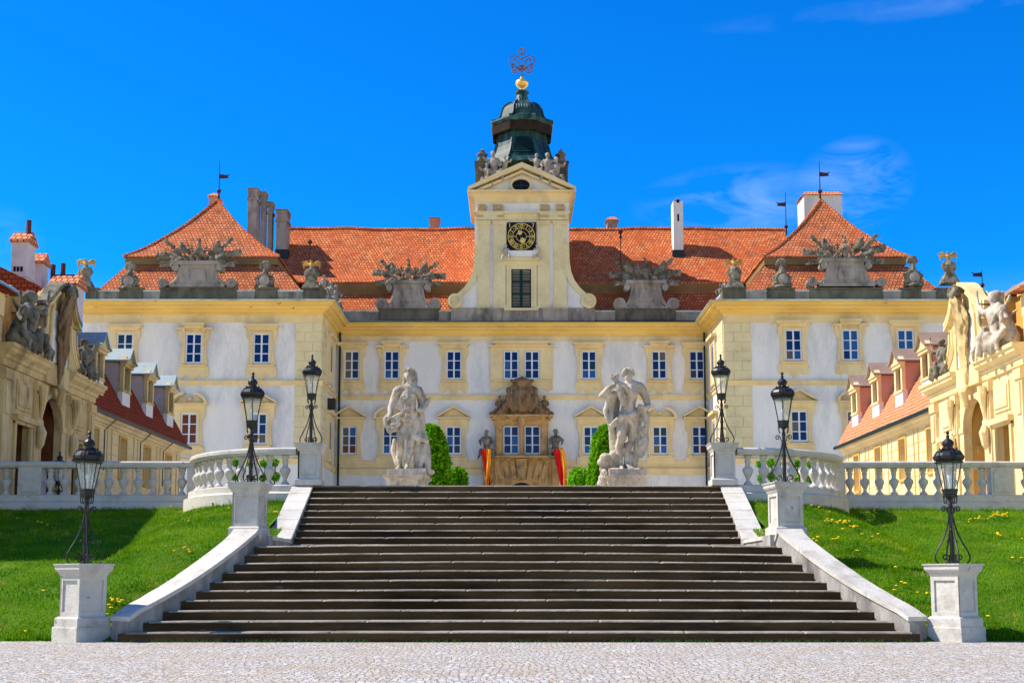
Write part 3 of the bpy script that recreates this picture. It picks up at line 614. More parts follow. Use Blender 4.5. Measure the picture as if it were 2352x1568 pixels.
# cornices, string courses (profiles run (out, z))
def corn(z0, z1, out): 
    h = z1-z0; return [(-.1, z0-.02), (.06, z0), (.08, z0+.12*h), (.22*out, z0+.2*h), (.26*out, z0+.34*h), (.55*out, z0+.5*h), (.60*out, z0+.62*h), (.85*out, z0+.66*h), (.88*out, z0+.86*h), (out, z0+.9*h), (out, z1), (-.1, z1)]
def flash(z, out): return [(-.2, z+.004), (out+.06, z+.004), (out+.06, z+.05), (-.2, z+.36)]
def run(path, prof): m = MB(); m.sweep(path, prof); return m
LP = [(LX0, 104), (LX0, YW), (LX1, YW), (LX1, YM+.02)]; LPr = [(x, y) for x, y in LP]
RP = [(RX0, YM+.02), (RX0, YW), (RX1, YW), (RX1, 104)]
MP = [(LX1+.02, YM), (RX0-.02, YM)]
# travel so that "right of travel" points outwards
rev = lambda p: p
zc0, zc1 = zw(738), zw(697); mc0, mc1 = zm(771), zm(745)
for P in (LP, RP):
    PB('cornice', 'ochre_cornice', run(P, corn(zc0+.45, zc1, .95))); PB('frieze', 'ochre', run(P, [(-.1, zw(741)), (.05, zw(741)), (.05, zc0+.46), (-.1, zc0+.46)]))
    PB('cornice_flashing', 'patina', run(P, flash(zc1, .95)))
    PB('string_course', 'ochre', run(P, [(-.1, zw(885)), (.06, zw(885)), (.10, zw(882)), (.10, zw(877)), (.20, zw(875.5)), (.20, zw(874)), (-.1, zw(873))]))
    PB('plinth_band', 'ochre', run(P, [(-.1, zw(1065)), (.06, zw(1065)), (.12, zw(1054)), (.2, zw(1053)), (-.1, zw(1052))]))
PB('cornice', 'ochre_cornice', run(MP, corn(mc0, mc1, .85))); PB('frieze', 'ochre', run(MP, [(-.1, zm(784)), (.05, zm(784)), (.05, mc0-.02), (-.1, mc0-.02)]))
PB('cornice_flashing', 'copper_roof', run(MP, flash(mc1, .85)))
PB('string_course', 'ochre', run(MP, [(-.1, zm(918)), (.06, zm(918)), (.10, zm(915)), (.10, zm(910)), (.20, zm(908.5)), (.20, zm(907)), (-.1, zm(906))]))
for a, b in ((LX1+.02, xm(1108)), (xm(1286), RX0-.02)):
    PB('plinth_band', 'ochre', run([(a, YM), (b, YM)], [(-.1, zm(1090)), (.08, zm(1090)), (.10, zm(1077)), (.2, zm(1075)), (-.1, zm(1074))]))
    PB('apron_band', 'ochre', run([(a, YM), (b, YM)], [(-.1, zm(1074)), (.035, zm(1074)), (.035, zm(1056)), (-.1, zm(1056))]))
# rusticated corner strips of the wings
def quoins(x0, x1, Yf, zlo, zhi, n):
    m = MB(); h = (zhi-zlo)/n; w = x1-x0; m.box(x0, x1, Yf-.03, Yf+.1, zlo, zhi)
    for i in range(n):
        z = zlo+i*h; f = .66 if i % 2 else .36
        for a, b in ((x0+.01, x0+w*f-.02), (x0+w*f+.02, x1-.01)): m.box(a, b, Yf-.065, Yf-.02, z+.025, z+h-.025)
    return m
for x0, x1 in ((xw(677), LX1-.005), (RX0+.005, xw(1727))):
    PB('quoins', 'quoin_stone', quoins(x0, x1, YW, zw(873), zw(741), 6)); PB('quoins', 'quoin_stone', quoins(x0, x1, YW, zw(1052), zw(885), 7))
def quoins_side(x, sgn, y0, y1, zlo, zhi, n):
    m = MB(); h = (zhi-zlo)/n; m.box(*sorted((x-.02*sgn, x+.03*sgn)), y0, y1, zlo, zhi)
    for i in range(n): z = zlo+i*h; m.box(*sorted((x+.01*sgn, x+.065*sgn)), y0+.01, y1-.01, z+.025, z+h-.025)
    return m
for x, s in ((LX1, 1), (RX0, -1)):
    PB('quoins', 'quoin_stone', quoins_side(x, s, YW+.05, YW+2.2, zw(873), zw(741), 6)); PB('quoins', 'quoin_stone', quoins_side(x, s, YW+.05, YW+2.2, zw(1052), zw(885), 7))
# ---------------- windows
def window(cx, z0, z1, w, Y, kind, pane='glass_blue', rows=3, odd=None, surround=True, mat='ochre', axis='y', sgn=1, hood=None, bare=False):
    "kind: flat / step / tri / seg hood, with a scalloped apron on the upper floor"
    T = (lambda p: p) if axis == 'y' else (lambda p: (Y+sgn*(Y0-p[1]), YS+p[0]-cx, p[2]))
    f = MB(); fw = .10; d0, d1 = .015, .075
    Y0 = Y
    def bx(mb, x0, x1, a, b, q0, q1): mb.box(x0, x1, Y-b, Y-a, q0, q1)
    bx(f, cx-w/2, cx-w/2+fw, .01, .09, z0, z1); bx(f, cx+w/2-fw, cx+w/2, .01, .09, z0, z1); bx(f, cx-w/2+fw, cx+w/2-fw, .01, .09, z1-fw, z1); bx(f, cx-w/2+fw, cx+w/2-fw, .01, .09, z0, z0+fw*1.1)
    bx(f, cx-.055, cx+.055, .01, .10, z0+fw, z1-fw)
    hh = (z1-z0)
    for k in (.325, .65): zz = z0+hh*k; bx(f, cx-w/2+fw, cx-.055, .01, .085, zz-.03, zz+.03); bx(f, cx+.055, cx+w/2-fw, .01, .085, zz-.03, zz+.03)
    if axis != 'y': f.v = [T(v) for v in f.v]
    fo = PB('window', 'window_white', f)
    panes = {}
    zs = [z0+fw, z0+hh*.325, z0+hh*.65, z1-fw]
    for r in range(3):
        for c in range(2):
            pm = (odd or {}).get((r, c), pane if random.random() > .16 else random.choice(('glass_slate', 'glass_sky', 'glass_blue', 'glass_brown'))); q = panes.setdefault(pm, MB()); a, b = ((cx-w/2+fw, cx-.05) if c == 0 else (cx+.05, cx+w/2-fw))
            tilt = random.uniform(-.012, .012); tl2 = random.uniform(-.008, .008)
            q.add([(a, Y-.03+tilt, zs[r]), (b, Y-.03-tilt, zs[r]), (b, Y-.03-tilt+tl2, zs[r+1]), (a, Y-.03+tilt+tl2, zs[r+1])], [(0, 1, 2, 3)])
    for pm, q in panes.items():
        if axis != 'y': q.v = [T(v) for v in q.v]
        PB('pane', pm, q, fo, recalc=False)
    if not surround: return fo
    s = MB(); jw = w*.42; a = w/2; H_ = z1-z0; d = .16
    # jambs with a wavy outer edge
    def jamb(sg):
        pts = [(a, z1+.32), (a, z0-.12), (a+jw*.75, z0-.12), (a+jw*.72, z0+H_*.1), (a+jw*.55, z0+H_*.22), (a+jw*.55, z0+H_*.62), (a+jw*.62, z0+H_*.74), (a+jw*.92, z0+H_*.86), (a+jw, z0+H_*.97), (a+jw*.95, z1+.32)]
        s.prism([(cx+sg*p, q) for p, q in pts], Y-d, Y+.02)
    jamb(1); jamb(-1)
    s.box(cx-a, cx+a, Y-d+.005, Y+.02, z1, z1+.32)
    for sg in (-1, 1): s.box(*sorted((cx+sg*(a+.02), cx+sg*(a+.13))), Y-d-.05, Y-d+.01, z0, z1+.1)
    s.box(cx-a-.02, cx+a+.02, Y-d-.05, Y-d+.01, z1+.02, z1+.13)
    o = a+jw
    if kind == 'flat':
        s.box(cx-o-.02, cx+o+.02, Y-.34, Y, z1+.33, z1+.42); s.box(cx-o-.14, cx+o+.14, Y-.50, Y, z1+.42, z1+.58); s.box(cx-o+.12, cx+o-.12, Y-.26, Y, z1+.17, z1+.33)
    if kind == 'step':
        for sg in (-1, 1): s.box(*sorted((cx+sg*(o*.62), cx+sg*(o+.20))), Y-.38, Y, z1+.22, z1+.36)
        s.box(cx-o*.66, cx+o*.66, Y-.30, Y, z1+.30, z1+.50); s.box(cx-o*.72, cx+o*.72, Y-.55, Y, z1+.50, z1+.66)
        for sg in (-1, 1): s.box(*sorted((cx+sg*(o*.56), cx+sg*(o*.72))), Y-.32, Y, z1+.05, z1+.30)
    if kind in ('tri', 'seg'):
        s.box(cx-o, cx+o, Y-.22, Y, z1+.32, z1+.52); s.box(cx-o-.16, cx+o+.16, Y-.48, Y, z1+.52, z1+.64)
        zb = z1+.64
        if kind == 'tri':
            hgt = .86; e = o+.2
            s.prism([(cx-e, zb+.001), (cx, zb+hgt-.17), (cx+e, zb+.001), (cx+e, zb+.12), (cx, zb+hgt), (cx-e, zb+.12)], Y-.5, Y)
            s.prism([(cx-e+.2, zb+.002), (cx+e-.2, zb+.002), (cx, zb+hgt-.16)], Y-.1, Y)
        else:
            hgt = .80; e = o+.2
            for sg in (-1, 1):
                ou = [(cx+sg*e*cos(t), zb+hgt*sin(t)) for t in [i*pi/2*.80/8 for i in range(9)]]; inn = [(cx+sg*(e-.20)*cos(t), zb+(hgt-.16)*sin(t)) for t in [i*pi/2*.80/8 for i in range(9)]]
                s.prism(ou+inn[::-1], Y-.5, Y)
            s.prism([(cx-e+.25, zb+.002), (cx+e-.25, zb+.002), (cx+e*.5, zb+.42), (cx, zb+.36), (cx-e*.5, zb+.42)], Y-.08, Y)
            s.ball((cx, Y-.12, zb+.34), (.2, .12, .17), 8)
    # sill and apron
    s.box(cx-o*.82, cx+o*.82, Y-.26, Y, z0-.20, z0-.10)
    if kind in ('flat', 'step'):
        e = o*1.02; b = z0-.20
        P = [(-e*.9, b), (-e, b-.25), (-e*.97, b-.62), (-e*.80, b-.78), (-e*.60, b-.74), (-e*.42, b-.58), (-e*.25, b-.66), (-e*.1, b-.93), (0, b-1.02), (e*.1, b-.93), (e*.25, b-.66), (e*.42, b-.58), (e*.60, b-.74), (e*.80, b-.78), (e*.97, b-.62), (e, b-.25), (e*.9, b)]
        s.prism([(cx+p, q) for p, q in P], Y-.09, Y+.02)
        P2 = [(-e*.78, b-.08), (-e*.78, b-.45), (-e*.66, b-.58), (-e*.5, b-.48), (-e*.3, b-.42), (-e*.16, b-.56), (0, b-.82), (e*.16, b-.56), (e*.3, b-.42), (e*.5, b-.48), (e*.66, b-.58), (e*.78, b-.45), (e*.78, b-.08)]
        s.prism([(cx+p, q) for p, q in P2], Y-.125, Y-.08)
    elif not bare:
        e = o*1.0; b = z0-.20; zb = b-.28 if Y > 86 else b-.4
        s.box(cx-e, cx+e, Y-.10, Y+.02, b-.55, b)
    if axis != 'y': s.v = [T(v) for v in s.v]
    PB('window_surround', mat, s); return fo
ww = xm(1060)-xm(1025)
CU = {(0, 0): 'glass_brown', (1, 0): 'glass_brown', (2, 0): 'glass_brown', (0, 1): 'glass_slate', (1, 1): 'glass_slate', (2, 1): 'glass_slate'}
for x, kind, odd in ((807.5, 'flat', CU), (899.6, 'step', None), (1042.5, 'flat', None), (1353, 'flat', {(0, 0): 'glass_sky', (0, 1): 'glass_sky', (1, 1): 'glass_slate'}), (1514.5, 'step', {(2, 0): 'glass_slate', (2, 1): 'glass_brown'}), (1601, 'flat', {(0, 0): 'glass_slate'})):
    window(xm(x), zm(871), zm(806), ww, YM, kind, odd=odd)
for x, kind, odd in ((804, 'tri', {(0, 0): 'glass_red', (1, 0): 'glass_brown', (2, 0): 'glass_brown', (0, 1): 'glass_red', (2, 1): 'glass_sky'}), (898, 'seg', {(0, 0): 'glass_sky'}), (1042.5, 'tri', None), (1356.5, 'tri', {(1, 0): 'glass_slate', (0, 0): 'glass_sky'}), (1514.5, 'seg', {(0, 0): 'glass_brown', (1, 0): 'glass_sky', (2, 0): 'glass_slate', (2, 1): 'glass_slate'}), (1604.5, 'tri', {(0, 1): 'glass_red', (1, 1): 'glass_sky', (0, 0): 'glass_blue'})):
    window(xm(x), zm(1043), zm(979), ww, YM, kind, odd=odd)
# paired windows on the axis
for x in (1174, 1222): window(xm(x), zm(871), zm(806), ww, YM, 'none', surround=False)
s = MB(); c0, c1 = xm(1156), xm(1240); a, b = zm(871), zm(806)
for p, q in ((c0-.95, c0-.02), (c1+.02, c1+.95)): s.box(p, q, YM-.14, YM+.02, a-.1, b+.3)
s.box(xm(1192)+.01, xm(1204)-.01, YM-.14, YM+.02, a-.1, b+.3); s.box(c0-.9, c1+.9, YM-.15, YM+.02, b+.02, b+.34); s.box(c0-1.1, c1+1.1, YM-.36, YM, b+.26, b+.38); s.box(c0-.75, c1+.75, YM-.55, YM, b+.50, b+.66); s.box(c0-.6, c1+.6, YM-.3, YM, b+.38, b+.5)
s.box(c0-.8, c1+.8, YM-.26, YM, a-.2, a-.1); e = (c1-c0)/2+.95; cx = (c0+c1)/2
s.prism([(cx-e, a-.2), (cx-e, a-.75), (cx-e*.85, a-.95), (cx-e*.7, a-.7), (cx+e*.7, a-.7), (cx+e*.85, a-.95), (cx+e, a-.75), (cx+e, a-.2)], YM-.09, YM+.02); PB('window_surround', 'ochre', s)
# wings
wl = xw(462.5)-xw(424)
for x, kind, pane in ((284, 'flat', 'glass_slate'), (443, 'step', 'glass_blue'), (599, 'flat', 'glass_blue')): window(xw(x), zw(835), zw(766), wl, YW, kind, pane)
for x, kind, pane, odd in ((284, 'tri', 'glass_blue', None), (437.5, 'seg', 'glass_red', None), (596.5, 'tri', 'glass_blue', {(0, 0): 'glass_red', (1, 0): 'glass_slate', (2, 1): 'glass_slate'})): window(xw(x), zw(1020), zw(949), wl, YW, kind, pane, odd=odd)
for x, kind, pane in ((1824.5, 'flat', 'glass_blue'), (1956, 'step', 'glass_sky'), (2083.5, 'flat', 'glass_sky')): window(xw(x), zw(828), zw(757), wl, YW, kind, pane)
for x, kind, pane, odd in ((1833, 'tri', 'glass_blue', {(2, 0): 'glass_slate'}), (1961, 'seg', 'glass_blue', {(0, 1): 'glass_red', (1, 1): 'glass_red'}), (2085, 'tri', 'glass_blue', None)): window(xw(x), zw(1014), zw(943), wl, YW, kind, pane, odd=odd)
# returns of the wings: narrow windows seen edge on, drain pipes
for X_, sg in ((LX1, 1), (RX0, -1)):
    for z0, z1 in ((zw(835), zw(766)), (zw(1020), zw(949))):
        YS = 86.9; f = MB(); q = MB(); s = MB()
        f.box(*sorted((X_+.01*sg, X_+.09*sg)), YS-.62, YS+.62, z0, z1); q.box(*sorted((X_+.085*sg, X_+.1*sg)), YS-.50, YS-.06, z0+.12, z1-.12); q.box(*sorted((X_+.085*sg, X_+.1*sg)), YS+.06, YS+.50, z0+.12, z1-.12)
        fo = PB('window', 'window_white', f); PB('pane', 'glass_slate', q, fo)
        for a, b in ((-1.05, -.63), (.63, 1.05)): s.box(*sorted((X_, X_+.16*sg)), YS+a, YS+b, z0-.9, z1+.4)
        s.box(*sorted((X_, X_+.15*sg)), YS-.62, YS+.62, z1+.005, z1+.4); s.box(*sorted((X_, X_+.4*sg)), YS-1.25, YS+1.25, z1+.4, z1+.6); s.box(*sorted((X_, X_+.14*sg)), YS-.62, YS+.62, z0-.8, z0-.01)
        PB('window_surround', 'ochre', s)
m = MB(); m.tube([(LX1+.30, YM-.25, zm(765)), (LX1+.30, YM-.25, ZG)], .085, 6); PB('drain_pipe', 'shutter_green', m)
m = MB(); m.tube([(RX0-.25, YM-.25, zm(765)), (RX0-.25, YM-.25, ZG)], .07, 6); PB('drain_pipe', 'shutter_green', m)
m = MB(); m.box(LX1, LX1+.55, 86.0, 86.7, uz(940, 86.4), uz(916, 86.4)); PB('floodlight', 'iron', m)
# ---------------- parapets
def parapet(path, z0, z1, blocks, Yf):
    h = z1-z0
    PB('parapet', 'parapet_light', run(path, [(-.6, z0), (-.12, z0), (-.12, z1-.14), (-.6, z1-.14)]))
    PB('parapet_coping', 'patina', run(path, [(-.66, z1-.15), (-.04, z1-.15), (-.04, z1-.05), (-.3, z1), (-.66, z1-.05)]))
    for a, b in blocks:
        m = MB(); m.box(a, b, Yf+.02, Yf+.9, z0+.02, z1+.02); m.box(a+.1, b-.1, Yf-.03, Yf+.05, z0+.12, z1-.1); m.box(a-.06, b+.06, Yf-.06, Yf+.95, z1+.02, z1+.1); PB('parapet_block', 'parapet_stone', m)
zp0, zp1 = zw(690), zw(664)
parapet([(LX0, 100), (LX0, YW), (LX1, YW), (LX1, YM+.6)], zp0, zp1, [(xw(187), xw(216)), (xw(265), xw(320)), (xw(360), xw(537)), (xw(580), xw(632)), (xw(692), xw(738))], YW)
parapet([(RX0, YM+.6), (RX0, YW), (RX1, YW), (RX1, 100)], zp0, zp1, [(xw(1664), xw(1718)), (xw(1768), xw(1832)), (xw(1866), xw(2036)), (xw(2080), xw(2125)), (xw(2160), xw(2200))], YW)
mp0, mp1 = zm(738), zm(711)
parapet([(LX1+.1, YM), (RX0-.1, YM)], mp0, mp1, [(xm(868), xm(1006)), (xm(1415), xm(1555))], YM)
# ---------------- roofs
z_lo = zm(708); yl1 = 92.4; zl1 = uz(675, yl1); ye = 92.15; ze = uz(650, ye); yr = 98.6; zr = uz(527, yr)
xa, xb = ux(655, yr, 527), ux(1802, yr, 527)
m = MB(); m.prism([(90.75, z_lo-.4), (yl1, zl1), (105.5-1.9, zl1), (105.5, z_lo-.4)], xm(690), xm(1700), 'x'); main_roof_low = PB('lower_roof', 'roof_tiles', m)
# the ridge sags, so the upper roof is built in bays
nb = 60; vs = []; fs = []; rnd = random.Random(4)
for i in range(nb+1):
    x = xa+(xb-xa)*i/nb; sg = .05*sin(i*.31)+.03*sin(i*.9+1)+rnd.uniform(-.015, .015)
    for y, z in ((ye, ze-.02), (ye, ze+.10), ((ye*.72+yr*.28), ze+(zr-ze)*.25+sg*.2), (yr, zr+sg), (105.5, ze), (105.5, ze-.02)): vs.append((x, y, z))
for i in range(nb):
    for j in range(6): fs.append((i*6+j, i*6+(j+1) % 6, i*6+6+(j+1) % 6, i*6+6+j))
fs += [(5, 4, 3, 2, 1, 0), tuple(nb*6+j for j in range(6))]
m = MB(); m.add(vs, fs); PB('upper_roof', 'roof_tiles', m)
m = MB(); m.tube([(xa+(xb-xa)*i/nb, yr, zr+.05*sin(i*.31)+.03*sin(i*.9+1)+.03) for i in range(nb+1)], .15, 6); PB('ridge_tiles', 'roof_tiles_worn', m)
m = MB(); m.box(xm(690), xm(1700), yl1+.12, 104, zl1-.3, ze-.02); m.prism([(yl1+.05, ze-.9), (yl1+.4, ze-.95), (yl1+.4, ze-.03), (ye+.02, ze-.03), (ye+.05, ze-.2), (yl1+.0, ze-.6)], xm(690), xm(1700), 'x'); PB('fascia', 'brown_board', m)
def wing_roof(p_lo, p_up, p_eave, apex, Y0, depth):
    "pixel spans of the lower slope's foot and head, the upper eave, and the apex"
    yb = YW+.75; x0, x1 = ux(p_lo[0], yb, 655), ux(p_lo[1], yb, 655); zb = zp1-.15
    y1 = yb+1.7; zt = uz(612, y1); u0, u1 = ux(p_up[0], y1, 612), ux(p_up[1], y1, 612)
    D = 12.5
    def ring(a, b, y, d, z): return [(a, y, z), (b, y, z), (b, y+d, z), (a, y+d, z)]
    m = MB(); m.hexa(ring(x0, x1, yb, D+1.7*2, zb), ring(u0, u1, y1, D, zt)); PB('lower_roof', 'roof_tiles_worn', m)
    ye_ = yb+1.45; zee = uz(588, ye_); e0, e1 = ux(p_eave[0], ye_, 588), ux(p_eave[1], ye_, 588)
    m = MB(); m.box(e0+.75, e1-.75, ye_+.45, ye_+D-.3, zt-.3, zee+.1); m.box(e0+.12, e1-.12, ye_+.10, ye_+D, zee-.60, zee-.02); m.box(e0+.4, e1-.4, ye_+.3, ye_+D-.1, zee-.9, zee-.601); PB('fascia', 'brown_board', m)
    ap = U(apex[0], apex[1], apex[2]); n = 7; k = 12; R_ = []
    dd = (apex[2]-ye_)*2
    base = ring(e0, e1, ye_, dd, 0)
    vs = []; prof = [(0, 0), (.12, .075), (.25, .175), (.38, .295), (.52, .43), (.66, .575), (.83, .78), (1.0, 1.0)]
    for t, h in prof:
        for q in base: vs.append((q[0]+(ap.x-q[0])*t, q[1]+(ap.y-q[1])*t, zee+(ap.z-zee)*h))
    vs2 = [(q[0], q[1], zee-.10) for q in base]; o = len(vs)
    fs = [(i*4+j, i*4+(j+1) % 4, i*4+4+(j+1) % 4, i*4+4+j) for i in range(len(prof)-1) for j in range(4)]
    fs += [(j, o+j, o+(j+1) % 4, (j+1) % 4) for j in range(4)]+[(o+3, o+2, o+1, o)]
    m = MB(); m.add(vs+vs2, fs); r = PB('upper_roof', 'roof_tiles_worn', m, recalc=True)
    m = MB()
    for j in range(4): m.tube([vs[i*4+j] for i in range(len(prof))], .11, 5)
    PB('hip_tiles', 'roof_tiles_worn', m, r)
    return ap
apL = wing_roof((216, 700), (288, 646), (283, 641), (499, 459, 89.4), 0, 0)
apR = wing_roof((1700, 2170), (1756, 2084), (1752, 2086), (1885, 459, 89.2), 0, 0)
# ---------------- chimneys
def chimney(x0, x1, yt, yb, Y, d, mat='chimney_plaster', cap='plain', lean=0, flues=0):
    a = U(x0, (yt+yb)/2, Y); b = U(x1, (yt+yb)/2, Y); zt = uz(yt, Y); zb = uz(yb, Y)-2.5
    m = MB(); m.box(a.x, b.x, Y, Y+d, zb, zt-.25)
    if cap == 'plain': m.box(a.x-.08, b.x+.08, Y-.08, Y+d+.08, zt-.9, zt-.7); m.box(a.x-.05, b.x+.05, Y-.05, Y+d+.05, zt-.25, zt)
    o = PB('chimney', mat, m)
    if cap == 'plain': m = MB(); m.box(a.x-.1, b.x+.1, Y-.1, Y+d+.1, zt+.004, zt+.09); PB('chimney_cap', 'brown_metal', m, o)
    if cap == 'tiles': m = MB(); m.hexa([(a.x-.14, Y-.14, zt-.24), (b.x+.14, Y-.14, zt-.24), (b.x+.14, Y+d+.14, zt-.24), (a.x-.14, Y+d+.14, zt-.24)], [(a.x+.2, Y+.3, zt+.12), (b.x-.2, Y+.3, zt+.12), (b.x-.2, Y+d-.3, zt+.12), (a.x+.2, Y+d-.3, zt+.12)]); PB('chimney_cap', 'roof_tiles_pale', m, o)
    if cap == 'taper':
        cx, cy = (a.x+b.x)/2, Y+d/2; w = (b.x-a.x)/2; m = MB(); m.lathe([(w*R2, zt-1.6), (w*1.0, zt-.5), (w*1.05, zt-.45), (w*.95, zt), (w*.6, zt+.06)], (cx, cy, 0), 4, pi/4); PB('chimney_cap', 'chimney_plaster', m, o)
        m = MB(); m.box(cx-.07, cx+.07, Y-.02, Y+.05, zt-1.9, zt-1.3); m.box(cx-.11, cx+.11, Y-.03, Y+.3, zt-.38, zt-.12); PB('flue_opening', 'dial_black', m, o)
chimney(569, 589, 434, 545, 93.5, 1.4); chimney(598, 607, 442, 565, 94.6, 1.1); chimney(615, 624, 466, 572, 95.4, .9); chimney(634, 658, 483, 578, 95.3, 1.5)
m = MB(); a = U(633, 577, 95.1); b = U(660, 577, 95.1); m.box(a.x-.05, b.x+.05, 95.1, 97, a.z-2.5, a.z+.15); PB('chimney_flashing', 'iron', m)
chimney(987, 1008, 502, 530, 99.5, 1.2, 'pink_plaster', 'plain'); chimney(1395, 1418, 499, 530, 99.2, 1.2, 'chimney_plaster', 'tiles')
chimney(1547, 1569, 455, 578, 95.5, 1.3, 'plaster', 'taper'); m = MB(); a = U(1546, 580, 95.3); b = U(1571, 580, 95.3); m.box(a.x-.03, b.x+.06, 95.3, 97, a.z-2, a.z+.22); PB('chimney_flashing', 'iron', m)
chimney(1847, 1934, 441, 500, 92.5, 2.2, 'plaster', 'tiles'); chimney(480, 499, 444, 465, 92.5, 1.5, 'pink_plaster', 'tiles')
# ---------------- clock tower (parts of the palace)
YT = 89.75; zt_ = lambda y: uz(y, YT); xt = lambda x, y=620: ux(x, YT, y); TX = (xt(1090.5)+xt(1307))/2
HW = (xt(1307)-xt(1090.5))/2
# front with sweeping sides
def sweepside(sg):
    pts = [(1307, 500), (1307, 560), (1308, 600), (1312, 625), (1320, 645), (1332, 661), (1346, 674), (1352, 676), (1353, 684)]
    return [(TX+sg*(xt(x, y)-TX), zt_(y)) for x, y in pts]
r_ = sweepside(1); l_ = sweepside(-1)
out = [(TX-HW, zt_(445)), (TX+HW, zt_(445))]+r_+[(TX+(xt(1362, 700)-TX), zt_(707)), (TX-(xt(1362, 700)-TX), zt_(707))]+l_[::-1]
m = MB(); m.prism(out, YT, YT+.9); m.box(TX-HW, TX+HW, YT+.9, 97.2, zt_(740), zt_(445)); tower = PB('tower_wall', 'plaster', m)
for sg in (-1, 1):
    m = MB(); ps = sweepside(sg)[1:]; m.sweep([(0, 0), (0, 0)], [(0, 0)]*3) if False else None
    inn = [(p-sg*.42, q-.12) for p, q in ps]; m.prism(ps+inn[::-1], YT-.14, YT+1.0); PB('tower_scroll_edge', 'quoin_stone', m)
    cx, cz = TX+sg*(xt(1352, 692)-TX), zt_(692); r = .56
    m = MB(); m.prism([(cx+r*cos(a), cz+r*sin(a)) for a in [i*2*pi/24 for i in range(24)]], YT-.22, YT+.9)
    sp_ = [(cx+sg*a, cz+b) for a, b in spiral(0, 0, .44, 2.2, -pi/2, 1, 40)]; m.tube([(a, YT-.24, b) for a, b in sp_], .055, 5); PB('volute', 'quoin_stone', m)
# pedestal course, pilasters, entablature
m = MB(); m.box(xt(1036, 725), xt(1366, 725), YT-.10, YT+.95, zt_(741), zt_(708)); PB('tower_base', 'parapet_light', m)
for a, b in ((1094, 1152), (1247, 1305)): m = MB(); m.box(xt(a, 725), xt(b, 725), YT-.22, YT-.09, zt_(740), zt_(714)); m.box(xt(a-1.5, 725), xt(b+1.5, 725), YT-.30, YT-.01, zt_(714), zt_(709)); PB('tower_base_block', 'parapet_light', m)
for a, b in ((1097, 1124.5), (1133.5, 1163), (1234.5, 1262), (1272, 1301)):
    m = MB(); x0, x1 = xt(a), xt(b); z0, z1 = zt_(708.5), zt_(516); m.box(x0, x1, YT-.12, YT+.02, z0, z1); m.box(x0-.07, x1+.07, YT-.17, YT, z0, z0+.18); m.box(x0-.05, x1+.05, YT-.16, YT, z1-.02, z1+.10); m.box(x0-.09, x1+.09, YT-.22, YT, z1+.10, z1+.26); m.box(x0+.04, x1-.04, YT-.15, YT, z1-.24, z1-.1); PB('pilaster', 'quoin_stone', m)
m = MB(); m.box(TX-HW-.02, TX+HW+.02, YT-.12, YT+.5, zt_(506), zt_(492)); m.box(TX-HW-.1, TX+HW+.1, YT-.30, YT+.5, zt_(492), zt_(487.5)); 
for a, b in ((1094, 1156), (1240, 1305)): m.box(xt(a, 500), xt(b, 500), YT-.26, YT-.1, zt_(507), zt_(490))
PB('architrave', 'quoin_stone', m)
m = MB(); m.box(TX-HW+.02, TX+HW-.02, YT-.05, YT+.5, zt_(487), zt_(467)); PB('tower_frieze', 'plaster', m)
m = MB(); rnd = random.Random(2)
for a, b in ((1096, 1118), (1131, 1156), (1240, 1262), (1276, 1297)):
    for i in range(6): x = xt(a+(b-a)*(i+.5)/6, 478); m.tube([(x, YT-.10, zt_(484.5)), (x+.04, YT-.12, zt_(476)), (x-.05, YT-.10, zt_(470.5))], [.055, .075, .04], 5)
for x in (1103, 1150, 1254, 1290, 1243):
    for i in range(4): m.ball((xt(x-7+i*4, 499), YT-.27, zt_(499)), (.08, .05, .10), 6)
PB('frieze_relief', 'relief_ochre', m)
# cavetto cornice and gable
hw = xt(1322, 440)-TX
def cav(y0, y1):
    "cornice that swells outwards going up, wrapped round the front and both flanks"
    z0, z1 = zt_(y0), zt_(y1); n = 6; return [(-.05, z0)]+[((hw-HW)*(1-cos(i*pi/2/n)), z0+(z1-z0)*sin(i*pi/2/n)*.86) for i in range(n+1)]+[((hw-HW)+.03, z1), (-.05, z1)]
path = [(TX-HW, 97.4), (TX-HW, YT), (TX+HW, YT), (TX+HW, 97.4)]
PB('tower_cornice', 'ochre', run(path, cav(468, 441)))
zb_ = zt_(441); za = zt_(377.5)
gd = hw-HW
m = MB(); m.prism([(TX-hw, zb_), (TX, za-.38), (TX+hw, zb_), (TX+hw, zb_+.24), (TX+hw*.5, zb_+(za-zb_)*.56+.05), (TX, za), (TX-hw*.5, zb_+(za-zb_)*.56+.05), (TX-hw, zb_+.24)], YT-gd, YT+6.5)
m.prism([(TX-hw+.35, zb_+.07), (TX, za-.52), (TX+hw-.35, zb_+.07), (TX+hw-.5, zb_+.001), (TX-hw+.5, zb_+.001)], YT-gd+.12, YT+.5) if False else None
PB('gable_cornice', 'ochre', m)
m = MB()
for sg in (-1, 1): m.prism([(TX+sg*(hw-.6), zb_+.10), (TX, za-.58), (TX, za-.74), (TX+sg*(hw-1.15), zb_+.10)], YT-gd+.16, YT+.4)
PB('gable_moulding', 'ochre', m)
m = MB(); m.prism([(TX-hw+.5, zb_), (TX+hw-.5, zb_), (TX, za-.4)], YT-.02, YT+6); PB('tympanum', 'plaster', m)
oc = U(1196.5, 427.5, YT); rx = .67; rz_ = .47
m = MB(); k = 28; o_ = [(oc.x+(rx+.17)*cos(2*pi*i/k), oc.z+(rz_+.17)*sin(2*pi*i/k)) for i in range(k)]; i_ = [(oc.x+rx*cos(2*pi*i/k), oc.z+rz_*sin(2*pi*i/k)) for i in range(k)]
vs = [(a, YT-.30, b) for a, b in o_]+[(a, YT-.30, b) for a, b in i_]+[(a, YT-.01, b) for a, b in o_]+[(a, YT-.01, b) for a, b in i_]
